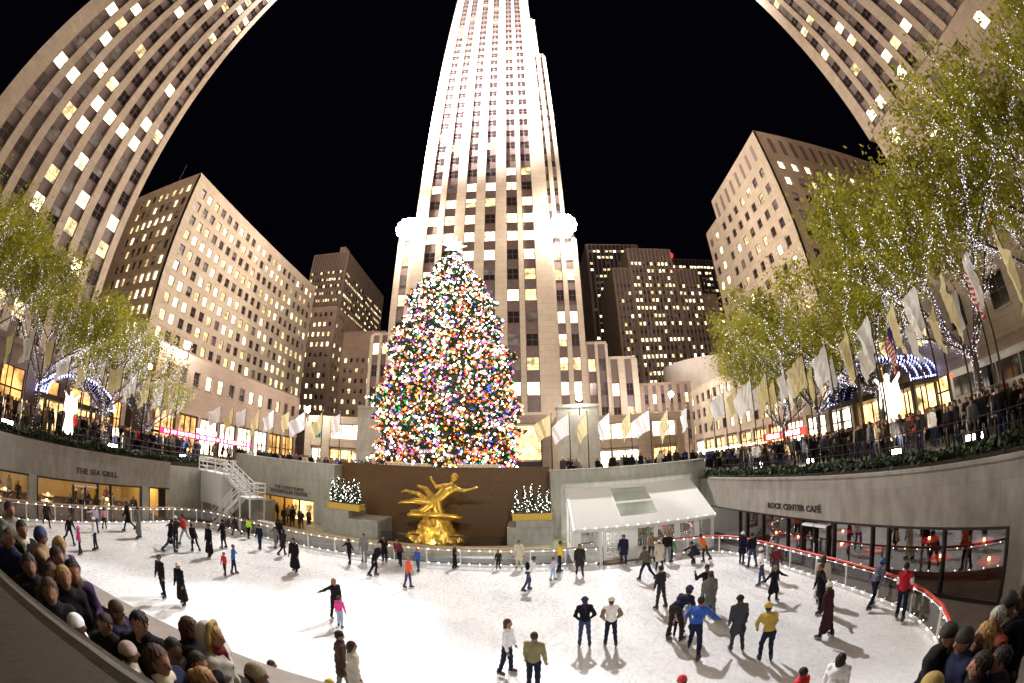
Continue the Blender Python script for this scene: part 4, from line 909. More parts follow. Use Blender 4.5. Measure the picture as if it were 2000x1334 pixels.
for k in range(16): t = empty('globe_light', (29.3, 44 + 1.25 * k, 6.3), 'bright globe light in the row over the shopfronts on the right', 'light', 'globe lights over the shopfronts'); link('globe', gme, t); link('bracket', bme_, t)

# street lamps with orange and white globes
for x, y, z, mm, lab in ((-30, 20.6, 11.6, em('sodium', (1, .55, .12), 30), 'single street lamp with an orange globe under the left trees'), (-32, 25.5, 9.6, em('mint_globe', (.75, 1, .55), 9), 'street lamp with a greenish globe left of the stair'), (24, 31, 10, bulbw, 'street lamp with a white globe behind the right flagpoles')):
    t = empty('street_lamp', (x, y, PL), lab, 'street lamp'); m = MB(); m.tube([(0, 0, 0), (0, 0, z - PL)], [.1, .05], darkm, 7); m.build('pole', t, True); m = MB(); m.ball((0, 0, z - PL), .24, mm); m.build('globe', t, True)
# ground floods in the planting, these light the trees and flags
for k, (x, y, p, yaw) in enumerate(((-28.0, 7.6, 480, 0), (-28.2, 16.6, 480, 0), (-28.6, 24.5, 350, 0), (16.4, 7.8, 300, 0), (16.2, 12.2, 360, 0), (17, 19.5, 400, 0), (18, 27, 350, 0), (22, 2.5, 450, 0))):
    t = empty('ground_floodlight', (x, y, PL), 'low %s ground floodlight among the crowd, number %d from the front on the %s promenade' % ('bright', (k if k < 3 else k - 3) + 1, 'left' if k < 3 else 'right'), 'floodlight', 'ground floodlights')
    m = MB(); m.box(-.12, .12, -.45, .45, .1, .35, darkm); m.box(-.03, .03, -.04, .04, 0, .1, darkm); m.build('housing', t); m = MB(); s_ = 1 if x < 0 else -1; m.add([(s_ * .125, -.42, .14), (s_ * .125, .42, .14), (s_ * .125, .42, .34), (s_ * .125, -.42, .34)], [(0, 1, 2, 3)], floodm); m.build('lens', t)
    lamp('ground_light', 'POINT', (x + (.25 if x < 0 else -.25), y, PL + .9), p, (1, .86, .62), .3)

# ---------------------------------------------------------------- trees
def limb(m, p, d, L_, r, depth, q, tips, mt):
    pts = [p]; cur_ = Vector(p); dd = Vector(d).normalized()
    for k in range(4):
        dd = (dd + Vector((q.uniform(-.2, .2), q.uniform(-.2, .2), q.uniform(-.02, .14)))).normalized(); cur_ = cur_ + dd * L_ / 4; pts.append(tuple(cur_))
    m.tube(pts, [r * (1 - .13 * k) for k in range(5)], mt, 5 if depth else 7, False)
    tips.append((pts, r))
    if depth < 3:
        for k in range(3 if depth < 2 else 2):
            s_ = pts[q.choice((2, 3, 4)) if k else 4]; a = q.uniform(0, 6.28); sp = .75
            nd = (dd + Vector((math.cos(a) * sp, math.sin(a) * sp, q.uniform(-.1, .45)))).normalized(); limb(m, s_, nd, L_ * q.uniform(.62, .8), r * .55, depth + 1, q, tips, mt)
def tree_meshes(seed, H, spread, nleaf, nbulb, lsize, droop=0.):
    q = random.Random(seed); g_ = np.random.default_rng(seed); m = MB(); tips = []
    th = H * .27; m.tube([(0, 0, 0), (.1, 0, th * .5), (0, .05, th)], [.24, .19, .17], bark, 8)
    for k in range(6):
        a = 6.283 * k / 6 + q.uniform(-.3, .3); up = q.uniform(.55, 1.5) if k else 3
        limb(m, (0, .05, th * q.uniform(.85, 1)), (math.cos(a) * spread, math.sin(a) * spread, up), H * q.uniform(.30, .38), .1, 0, q, tips, bark)
    tips = [(p, r) for p, r in tips]
    fine = np.array([pp for p, r in tips if r < .04 for pp in p[1:] if pp[2] > H * .36])
    idx = g_.integers(0, len(fine), nleaf); ctr = fine[idx] + g_.normal(size=(nleaf, 3)) * np.array([.5, .5, .42]) * g_.uniform(.3, 1.5, nleaf)[:, None]
    leaves = leaf_mesh('crown', ctr, lsize, [leafg], seed)
    B = [p for p in [(.25 * math.cos(k * .9), .25 * math.sin(k * .9), .12 + k * .035) for k in range(int(th / .035))]]
    segs = [(Vector(p[i]), Vector(p[i + 1])) for p, r in tips for i in range(len(p) - 1)]
    lens = np.array([(b_ - a_).length for a_, b_ in segs]); pr = lens / lens.sum(); ch = g_.choice(len(segs), nbulb, p=pr)
    for c in ch:
        a_, b_ = segs[c]; v_ = a_.lerp(b_, g_.random()); B.append((v_.x + g_.normal() * .07, v_.y + g_.normal() * .07, v_.z - abs(g_.normal()) * (.12 + droop)))
    n = len(B); bm_ = bulbs_mesh('string_lights', B, g_.choice([.013, .018, .027], n, p=[.5, .36, .14]), [bulbv, bulbt], g_.choice([0, 1], n, p=[.66, .34]))
    return m.mesh('trunk', True), leaves, bm_
TM = [tree_meshes(3, 13.6, 1.3, 40000, 8000, .10, .12), tree_meshes(8, 13.6, 1.4, 37000, 8000, .10, .12), tree_meshes(15, 10.4, 1.6, 6500, 5600, .09, .25)]
def place_tree(k, x, y, rz_, sc, label, grp):
    t = empty('tree', (x, y, PL), label, 'tree', grp, rz_); t.scale = (sc, sc, sc)
    a, b_, c = TM[k]; link('trunk', a, t); link('crown', b_, t); tag(link('string_lights', c, t), kind='stuff')
GR = 'trees hung with lights on the right promenade'; GL = 'trees hung with lights on the left promenade'
place_tree(0, 24.0, 31.5, .4, .88, 'green leafy tree hung with tiny lights, the farthest of the right-hand row', GR)
place_tree(1, 23.0, 25.0, 2.1, 1.0, 'tree hung with tiny lights, second farthest on the right, beside the lit canopy', GR)
place_tree(0, 22.0, 17.5, 3.9, 1.03, 'tree hung with tiny lights in the middle of the right-hand row', GR)
place_tree(1, 22.5, 10.0, 5.2, 1.08, 'tree hung with tiny lights behind the tallest flags on the right', GR)
place_tree(0, 22.5, 2.5, 1.2, 1.08, 'tree hung with tiny lights, nearest on the right and cut by the frame', GR)
place_tree(0, -31.5, 4.0, .7, .98, 'green leafy tree with lights, nearest on the left and cut by the frame', GL)
place_tree(1, -31.0, 10.8, 4.0, .90, 'green leafy tree with lights above the left canopy', GL)
place_tree(2, -30.5, 17.0, 2.2, 1.02, 'sparse tree thick with white lights, third along the left promenade', GL)
place_tree(2, -31.5, 22.0, 5.0, .80, 'sparse tree thick with white lights, farthest on the left promenade', GL)

# Christmas tree
g_ = np.random.default_rng(77); XT = (-7.5, 37.0, PL)
t = empty('christmas_tree', XT, 'giant Christmas tree covered in coloured lights with a glowing star on top', 'Christmas tree')
m = MB(); m.tube([(0, 0, 0), (0, 0, 4), (0, 0, 22)], [.42, .36, .05], bark, 9); m.build('trunk', t, True)
prof_z = np.array([1.0, 2.2, 4.6, 7.6, 10.8, 13.6, 16.2, 18.6, 20.8, 23.2, 24.2]); prof_r = np.array([5.0, 5.9, 6.3, 6.15, 5.75, 5.25, 4.7, 4.0, 2.85, 1.25, .45])
def lump(a, z): return 1 + .085 * np.sin(5 * a + z * 1.1) + .08 * np.sin(9 * a - z * 2.3 + 1) + .05 * np.sin(2.6 * z + 1.5 * np.sin(3 * a)) + .05 * np.sin(15 * a + z * 4.1) + .05 * np.sin(z * 4.6 + 2 * a)
n = 52000; zz = np.interp(g_.random(n) ** 1.0, np.linspace(0, 1, 60), np.interp(np.linspace(0, 1, 60), np.cumsum(np.r_[0, (prof_r[1:] + prof_r[:-1]) * np.diff(prof_z)]) / ((prof_r[1:] + prof_r[:-1]) * np.diff(prof_z)).sum(), prof_z))
aa = g_.uniform(0, 6.283, n); rr_ = np.interp(zz, prof_z, prof_r) * lump(aa, zz) * g_.uniform(.25, 1, n) ** .33
gap = (np.abs(aa - 4.62) < .09) & (zz < 3.6); rr_ = np.where(gap, rr_ * .35, rr_)
P = np.stack([rr_ * np.cos(aa), rr_ * np.sin(aa), zz - .12 * rr_], 1)
link('needles', leaf_mesh('needles', P, .28, [leafm], 9), t)
cols_ = [((1, .93, .82), 12), ((1, .10, .03), 3.0), ((1, .30, .05), 3.2), ((.05, .75, .18), 1.5), ((.09, .10, 1), 3.4), ((.55, .12, 1), 3.4), ((1, .72, .35), 4)]
cm_ = [em('xmas_bulb_%s' % nme, c, s_) for nme, (c, s_) in zip(('white', 'red', 'orange', 'green', 'blue', 'violet', 'amber'), cols_)]
n = 30000; zz = np.interp(g_.random(n), np.linspace(0, 1, 60), np.interp(np.linspace(0, 1, 60), np.cumsum(np.r_[0, (prof_r[1:] + prof_r[:-1]) * np.diff(prof_z)]) / ((prof_r[1:] + prof_r[:-1]) * np.diff(prof_z)).sum(), prof_z))
aa = g_.uniform(0, 6.283, n); rr_ = np.interp(zz, prof_z, prof_r) * lump(aa, zz) * g_.uniform(.72, 1.035, n)
ok = ~((np.abs(aa - 4.62) < .085) & (zz < 3.3)); zz, aa, rr_ = zz[ok], aa[ok], rr_[ok]; n = len(zz)
P = np.stack([rr_ * np.cos(aa), rr_ * np.sin(aa), zz - .12 * rr_], 1)
hi = np.clip((zz - 10) / 14, 0, 1); ci = np.where(g_.random(n) < .20 + .34 * hi, 0, g_.choice([1, 2, 3, 4, 5, 6], n, p=[.32, .26, .14, .09, .08, .11]))
rad = g_.choice([.08, .11, .15], n, p=[.45, .38, .17])
order = np.argsort(P[:, 1]); P, ci, rad = P[order], ci[order], rad[order]
sel = g_.permutation(n // 3)[:100]; rest = np.ones(n, bool); rest[sel] = False
bms = []
for c in cm_: h = MB(); h.octa((0, 0, 0), .11, c); bms.append(h.mesh('bulb'))
for i in sel: link('bulb', bms[ci[i]], t, tuple(P[i]))
tag(link('bulb', bulbs_mesh('bulb', P[rest], rad[rest], cm_, ci[rest]), t), kind='stuff')
m = MB(); stm = em('star', (1, .95, .86), 22)
for k in range(9):
    a = 6.283 * k / 9; L_ = 1.5 if k % 2 == 0 else 1.05
    for s2 in (1, -1):
        m.add([(math.cos(a) * L_, 0, 25.0 + math.sin(a) * L_), (math.cos(a + .35) * .5, s2 * .05, 25.0 + math.sin(a + .35) * .5), (0, s2 * .3, 25.0), (math.cos(a - .35) * .5, s2 * .05, 25.0 + math.sin(a - .35) * .5)], [(0, 1, 2, 3)], stm)
m.build('star', t)
lamp('tree_glow', 'POINT', (-6.9, 28.9, 12), 700, (1, .7, .55), 3)
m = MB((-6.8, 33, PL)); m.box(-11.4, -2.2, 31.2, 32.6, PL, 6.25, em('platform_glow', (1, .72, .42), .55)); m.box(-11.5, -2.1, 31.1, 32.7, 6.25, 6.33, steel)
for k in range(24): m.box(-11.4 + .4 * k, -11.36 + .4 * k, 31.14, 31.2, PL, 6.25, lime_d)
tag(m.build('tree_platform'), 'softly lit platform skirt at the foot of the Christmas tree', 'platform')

# flagpoles

def fabmat(name, c):
    m = mat(name, c, .3, .15, spec=.7); nt = m.node_tree; N = nt.nodes; L = nt.links; tr = N.new('ShaderNodeBsdfTranslucent'); tr.inputs[0].default_value = (*c, 1)
    x = N.new('ShaderNodeMixShader'); x.inputs[0].default_value = .42; L.new(N['Principled BSDF'].outputs[0], x.inputs[1]); L.new(tr.outputs[0], x.inputs[2]); L.new(x.outputs[0], N['Material Output'].inputs['Surface']); return m
silver = fabmat('silver_flag', (.78, .78, .80)); golden = fabmat('gold_flag', (.72, .64, .38)); fred = fabmat('flag_red', (.6, .04, .05)); fwh = fabmat('flag_white', (.8, .8, .8)); fbl = fabmat('flag_blue', (.03, .05, .25))
def flag_mesh(seed, mt, us=False):
    q = random.Random(seed); nu, nv = 26, 13; W, Hh = 1.95, 1.7; dr = q.uniform(.6, 1.7); ph = q.uniform(0, 6); amp = q.uniform(.14, .28); fold = q.uniform(.4, .85)
    V = []
    for j in range(nv + 1):
        for i in range(nu + 1):
            s_, t_ = i / nu, j / nv
            x = -W * s_ * fold * (1 - .25 * t_ * s_); z = -Hh * t_ * (1 - .15 * s_) - dr * s_ ** 1.25
            y = amp * math.sin(6.5 * s_ + ph + 1.8 * t_) * s_ ** .5 + .11 * math.sin(15 * s_ + 5 * t_ + ph) * (.35 + s_) + .03 * math.sin(31 * s_ - 9 * t_) - .25 * s_
            V.append((x - .04, y, z))
    F = [(j * (nu + 1) + i, j * (nu + 1) + i + 1, (j + 1) * (nu + 1) + i + 1, (j + 1) * (nu + 1) + i) for j in range(nv) for i in range(nu)]
    mi_ = [0] * len(F)
    if us: mi_ = [2 if (j < 7 and i < 11) else (j % 2) for j in range(nv) for i in range(nu)]
    return npmesh('flag', np.array(V), np.array(F), [fred, fwh, fbl] if us else [mt], mi_, True)
FM = [flag_mesh(k, silver if k % 2 else golden) for k in range(14)]; FUS = flag_mesh(40, None, True)
POLES = {}
def flagpole(x, y, top, k, label, grp, us=False, rz_=None):
    key = round(top, 1)
    if key not in POLES:
        m = MB(); m.tube([(0, 0, 0), (0, 0, top - PL)], [.055, .032], polem, 7); pm = m.mesh('pole', True); m = MB(); m.ball((0, 0, top - PL + .07), .08, gold, 8, 5); POLES[key] = (pm, m.mesh('finial', True))
    t = empty('flagpole', (x, y, PL), label, 'flagpole', grp); link('pole', POLES[key][0], t); link('finial', POLES[key][1], t)
    link('flag', FUS if us else FM[k % 14], t, (0, 0, top - PL - .12), rnd.uniform(-.25, .25) if rz_ is None else rz_)
ORD = 'first second third fourth fifth sixth seventh eighth ninth tenth eleventh twelfth thirteenth fourteenth fifteenth sixteenth seventeenth eighteenth'.split()
k = 0
for i, y in enumerate(np.linspace(5.6, 22.4, 12)):
    k += 1; flagpole(-27.6, y + rnd.uniform(-.15, .15), 10.7, k, '%s flagpole from the front along the left promenade, with a %s flag' % (ORD[i], 'gold' if k % 2 == 0 else 'silver'), 'flagpoles along the left promenade')
for i, x in enumerate(np.linspace(-31.5, -16.4, 9)):
    k += 1; flagpole(x, 32.2, 10.5, k, '%s flagpole from the left behind the back left wall, %s flag' % (ORD[i], 'gold' if k % 2 == 0 else 'silver'), 'flagpoles behind the back wall')
for i, x in enumerate([2.1, 3.6, 5.1, 7.0, 8.8, 10.5, 12.2, 14.0]):
    k += 1; flagpole(x, 32.0, 10.4, k, '%s flagpole from the tree along the back right wall, %s flag' % (ORD[i], 'gold' if k % 2 == 0 else 'silver'), 'flagpoles behind the back wall')
for i, y in enumerate([29.5, 27.4, 25.3, 23.2, 21.2, 19.2, 17.2, 15.2, 13.4, 11.8, 10.2, 8.7, 7.2, 5.7, 4.0]):
    k += 1; flagpole(15.3 if i < 14 else 14.6, y, 11.1 if i > 7 else 10.8, k, '%s flagpole from the back along the right promenade, with a %s flag' % (ORD[i], 'gold' if k % 2 == 0 else 'silver'), 'flagpoles along the right promenade')
for i, (x, y) in enumerate([(18.0, 26.2), (18.0, 24.0), (18.1, 21.8), (18.2, 19.8), (18.4, 17.8), (18.4, 16.0), (18.4, 14.4), (18.4, 12.8), (18.4, 11.3), (18.4, 9.8), (18.4, 8.2)]):
    us = i in (7,); k += 1; flagpole(x, y, 10.9, k, ('flagpole flying a striped national flag in the second row on the right' if us else '%s pole from the back in the second row of flags on the right' % ORD[i]), 'second row of flagpoles on the right', us)
flagpole(16.6, 6.6, 11.3, 1, 'flagpole flying a striped national flag with blue corner near the right edge', 'second row of flagpoles on the right', True)
t = empty('flagpole', (9.4, -1.6, PL), 'nearest flagpole with a large silver flag cut off at the top right corner', 'flagpole'); link('pole', POLES[11.1][0], t); f = link('flag', FM[1], t, (0, 0, 11.9 - PL), .5); f.scale = (1.5, 1.5, 1.6)

# ---------------------------------------------------------------- lit angel figures, bus
def angel(x, y, z, h, rz_, label):
    t = empty('angel_decoration', (x, y, PL), label, 'decoration', None, rz_); s_ = h / 4.2; zz = z - PL
    am = em('angel_lights', (1, .88, .66), 4.5); m = MB(); m.box(-.5 * s_, .5 * s_, -.5 * s_, .5 * s_, 0, zz, darkm); m.build('pedestal', t)
    V, Q = sdf_mesh([rc((0, 0, 0), (0, 0, 2.2 * s_), .62 * s_, .28 * s_), rc((0, 0, 2.2 * s_), (0, 0, 2.9 * s_), .3 * s_, .3 * s_), rc((0, 0, 2.9 * s_), (0, 0, 3.3 * s_), .2 * s_, .1 * s_), ('e', (0, .02, 3.5 * s_), (.2 * s_, .22 * s_, .26 * s_)),
        rc((.3 * s_, 0, 2.9 * s_), (.45 * s_, .35 * s_, 2.6 * s_), .12 * s_, .1 * s_), rc((.45 * s_, .35 * s_, 2.6 * s_), (.2 * s_, .7 * s_, 3.2 * s_), .1 * s_, .07 * s_), rc((-.3 * s_, 0, 2.9 * s_), (-.45 * s_, .35 * s_, 2.6 * s_), .12 * s_, .1 * s_), rc((-.45 * s_, .35 * s_, 2.6 * s_), (0, .7 * s_, 3.1 * s_), .1 * s_, .07 * s_)], .07)
    o = link('figure', npmesh('figure', V, Q, [am], None, True), t, (0, 0, zz))
    for sx in (-1, 1):
        V, Q = sdf_mesh([rc((sx * .15 * s_, -.2 * s_, 2.7 * s_), (sx * .9 * s_, -.5 * s_, 3.6 * s_), .14 * s_, .1 * s_), rc((sx * .5 * s_, -.35 * s_, 3.1 * s_), (sx * .8 * s_, -.5 * s_, 1.8 * s_), .18 * s_, .08 * s_), rc((sx * .3 * s_, -.3 * s_, 2.9 * s_), (sx * .45 * s_, -.4 * s_, 1.5 * s_), .16 * s_, .07 * s_)], .07)
        link('wing', npmesh('wing', V, Q, [am], None, True), t, (0, 0, zz))
    m = MB(); m.tube([(.1 * s_, .65 * s_, zz + 3.2 * s_), (.05 * s_, 1.7 * s_, zz + 3.9 * s_), (.05 * s_, 1.95 * s_, zz + 4.08 * s_)], [.035, .05, .22 * s_], gold, 8); m.build('trumpet', t)
angel(-29.0, 12.9, 5.2, 2.9, R(-120), 'glowing white angel with trumpet in front of the left canopy')
angel(20.5, 15.4, 5.4, 3.9, R(120), 'glowing white angel with trumpet in front of the right canopy')
t = empty('bus', (24, 9.4, PL), 'white bus with dark windows standing beyond the crowd at the far right', 'bus'); o = t.location
m = MB(o); m.box(23.6, 26.1, 4.0, 12.6, PL + .55, 7.9, steel); m.box(23.7, 26.0, 4.1, 12.5, 7.9, 8.02, steel); m.box(23.57, 23.6, 4.0, 12.6, PL + 1.25, PL + 1.5, mat('blue_stripe', (.08, .16, .4), .4)); m.build('body', t)
bg = mat('bus_glass', (.01, .01, .015), .06, spec=.8)
for k in range(5): m = MB(o); m.box(23.54, 23.6, 4.3 + 1.62 * k, 5.8 + 1.62 * k, PL + 1.95, 7.6, bg); m.build('window', t)
m = MB(o); m.box(23.7, 26.0, 3.95, 4.0, PL + 1.7, 7.6, bg); m.build('windscreen', t)
for y in (5.6, 10.9):
    for x in (23.62, 25.9): m = MB(o); m.tube([(x - .14, y, PL + .5), (x + .14, y, PL + .5)], .5, blackm, 16); m.tube([(x - .16, y, PL + .5), (x + .16, y, PL + .5)], .24, steel, 10); m.build('wheel', t)
lettering('TRI', .75, (23.55 - o.x, 9.2 - o.y, 1.6), (R(90), 0, R(-90)), mat('bus_letters', (.15, .17, .22), .5), t)
for y in (4.6, 12.0): m = MB(o); m.ball((23.6, y, PL + .75), .12, em('bus_lamp', (1, .05, .02), 6), 8, 5); m.build('headlight', t)
for s_, y in ((-1, 12.4), (1, 4.2)): m = MB(o); m.ball((23.55, y, 7.75), .1, em('bus_lamp', (1, .05, .02), 6), 8, 5); m.build('marker_lamp', t)

# ---------------------------------------------------------------- people
CC = dict(black=(.009, .008, .010), jeans=(.035, .05, .11), dark=(.025, .022, .024), navy=(.012, .015, .036), blue=(.03, .09, .36), pink=(.62, .06, .24), white=(.72, .72, .72), lilac=(.5, .44, .6), rose=(.55, .32, .34), grey=(.17, .17, .165),
    red=(.5, .03, .035), lightgrey=(.36, .38, .42), neon=(.45, .75, .06), paleblue=(.42, .52, .62), maroon=(.12, .02, .03), redorange=(.68, .10, .05), cream=(.50, .45, .35), lightblue=(.28, .38, .52), yellow=(.75, .48, .03),
    olive=(.09, .085, .05), tan=(.20, .135, .08), green=(.06, .30, .05), brown=(.06, .035, .025), beige=(.45, .42, .35), olivegreen=(.20, .18, .09), whitevest=(.72, .70, .66), palepink=(.68, .42, .48), charcoal=(.045, .045, .055),
    mustard=(.40, .29, .06), orange=(.75, .13, .02), darkmaroon=(.045, .015, .022), greyblue=(.13, .14, .20), redwhite=(.42, .02, .03), greygreen=(.13, .14, .12), darkpurple=(.04, .02, .06), purple=(.03, .018, .055), whitecoat=(.42, .40, .36), rust=(.12, .03, .015))
HC = dict(brown=(.04, .02, .011), black=(.008, .007, .007), dark=(.018, .011, .008), blond=(.24, .14, .055), grey=(.25, .24, .22), maroon=(.16, .02, .03), darkred=(.05, .014, .01), cream=(.6, .54, .42), white=(.75, .75, .75), pink=(.6, .1, .3), navy=(.02, .025, .08),
    red=(.5, .03, .03), mustard=(.45, .30, .05), blue=(.03, .12, .3), gold=(.26, .19, .06), palepink=(.42, .33, .30), beige=(.24, .20, .14))
def cmat(c):
    m = noisy('cloth_' + c, CC[c], tuple(min(1, x * 1.3 + .002) for x in CC[c]), 9, .9, .15) if 'cloth_' + c not in MATS else MATS['cloth_' + c]
    m.node_tree.nodes['Principled BSDF'].inputs['Specular IOR Level'].default_value = .12; return m
def hmat(c, hat): return MATS.get(('hat_' if hat else 'hair_') + c) or noisy(('hat_' if hat else 'hair_') + c, HC[c], tuple(min(1, x * 1.5) for x in HC[c]), 40 if not hat else 60, .75, .3)
skinm = mat('skin', (.29, .15, .098), .55); skatem = mat('skate_boot', (.03, .03, .03), .4); bladem = mat('skate_blade', (.6, .6, .62), .25, 1.); eyem = mat('eye_dark', (.02, .012, .01), .3); lipm = mat('lips', (.38, .12, .10), .5)
def skeleton(pose, q):
    """joints of a 1.75 m figure facing +y; returns dict"""
    lean = {'lean': 28, 'lean2': 42, 'lean3': 36, 'bend': 68, 'crouch': 40, 'stride': 12, 'fold': 14}.get(pose, 3 + q.uniform(0, 4))
    la, lb = {'stride': (24, 12), 'lean2': (44, 42), 'crouch': (88, 110), 'lean3': (30, 40), 'bend': (8, 12), 'lean': (16, 22)}.get(pose, (4 + q.uniform(0, 8), 5))
    ra, rb = {'stride': (-24, 22), 'lean2': (-8, 26), 'crouch': (80, 120), 'lean3': (22, 34), 'bend': (12, 18), 'lean': (-14, 16)}.get(pose, (-4 - q.uniform(0, 5), 6))
    sp = .05 if pose not in ('lean2', 'bend') else .12
    J = {}
    for s_, (a, b_), n_ in ((-1, (la, lb), 'l'), (1, (ra, rb), 'r')):
        h = np.array([s_ * .095, 0, 0.]); a_, c_ = R(a), R(a - b_)
        k = h + np.array([s_ * sp * .5, math.sin(a_) * .43, -math.cos(a_) * .43]); f = k + np.array([s_ * sp * .5, math.sin(c_) * .42, -math.cos(c_) * .42])
        J['hip' + n_], J['knee' + n_], J['ank' + n_] = h, k, f
    base = -min(J['ankl'][2], J['ankr'][2]) + .13
    for k in list(J): J[k] = J[k] + np.array([0, 0, base])
    L_ = R(lean); up = np.array([0, math.sin(L_), math.cos(L_)]); P0 = np.array([0, 0, base])
    J['pel'] = P0; J['waist'] = P0 + up * .14; J['chest'] = P0 + up * .36; J['neck'] = P0 + up * .53; hl = R(lean * .45)
    J['head'] = J['neck'] + np.array([0, math.sin(hl), math.cos(hl)]) * .165; J['lean'] = L_
    for s_, n_ in ((-1, 'l'), (1, 'r')):
        sh = P0 + up * .475 + np.array([s_ * .185, 0, 0]); j = q.uniform(-.08, .08)
        A = {'armsout': ((s_ * .75, .05, -.6), (s_ * .8, .15, -.45)), 'armsR': ((.95, .1, -.2), (.97, .1, -.15)) if s_ > 0 else ((-.15, .1, -1), (.1, .3, -1)), 'armsL': ((-.95, .1, -.25), (-.97, .1, -.2)) if s_ < 0 else ((.3, .1, -1), (.1, .3, -1)),
             'photo': ((s_ * .35, .7, -.55), (-s_ * .35, .55, .85)), 'hips': ((s_ * .42, -.22, -.9), (-s_ * .42, .5, -.7)), 'wave': ((.8, .2, -.3), (.3, .2, 1)) if s_ > 0 else ((-.2, .1, -1), (0, .2, -1)),
             'lean': ((s_ * .2, -.35, -.9), (s_ * .1, -.5, -.85)), 'lean2': ((s_ * .5, .3, -.7), (s_ * .35, .6, -.5)), 'lean3': ((s_ * .25, .4, -.85), (-s_ * .2, .5, -.8)), 'bend': ((s_ * .1, .25, -1), (0, .2, -1)), 'crouch': ((s_ * .5, .6, -.5), (s_ * .2, .8, -.3)),
             'stride': ((s_ * .25, -.3 * s_, -.9), (s_ * .1, .3 - .4 * s_, -.8)), 'fold': ((s_ * .25, .35, -.85), (-s_ * .35, .85, .0))}.get(pose, ((s_ * .2 + j, .05, -1), (s_ * .06, .28 + j, -1)))
        u = np.array(A[0], float); u /= np.linalg.norm(u); v_ = np.array(A[1], float); v_ /= np.linalg.norm(v_)
        J['sh' + n_] = sh; J['el' + n_] = sh + u * .285; J['wr' + n_] = J['el' + n_] + v_ * .25; J['hd' + n_] = J['wr' + n_] + v_ * .07; J['hv' + n_] = v_
    J['top'] = J['head'][2] + .125
    return J
def hand_mesh(m, wr, v_, s_, mt):
    """palm, four bent fingers of different length and a thumb off the side of the palm"""
    v_ = Vector(v_).normalized(); side = v_.cross(Vector((0, 0, 1)));
    if side.length < .1: side = Vector((s_, 0, 0))
    side.normalize(); nrm = side.cross(v_).normalized(); w_ = Vector(wr)
    m.tube([w_, w_ + v_ * .045, w_ + v_ * .09], [.028, .036, .034], mt, 6)
    for k, L_ in enumerate((.062, .075, .07, .052)):
        b_ = w_ + v_ * .085 + side * (.0165 * (k - 1.5)); m.tube([b_, b_ + v_ * L_ * .55, b_ + v_ * L_ * .8 + nrm * L_ * .45], [.0085, .0078, .0062], mt, 5)
    b_ = w_ + v_ * .03 + side * (.03 * s_); m.tube([b_, b_ + v_ * .03 + side * .028 * s_, b_ + v_ * .06 + side * .032 * s_ + nrm * .012], [.011, .0098, .007], mt, 5)
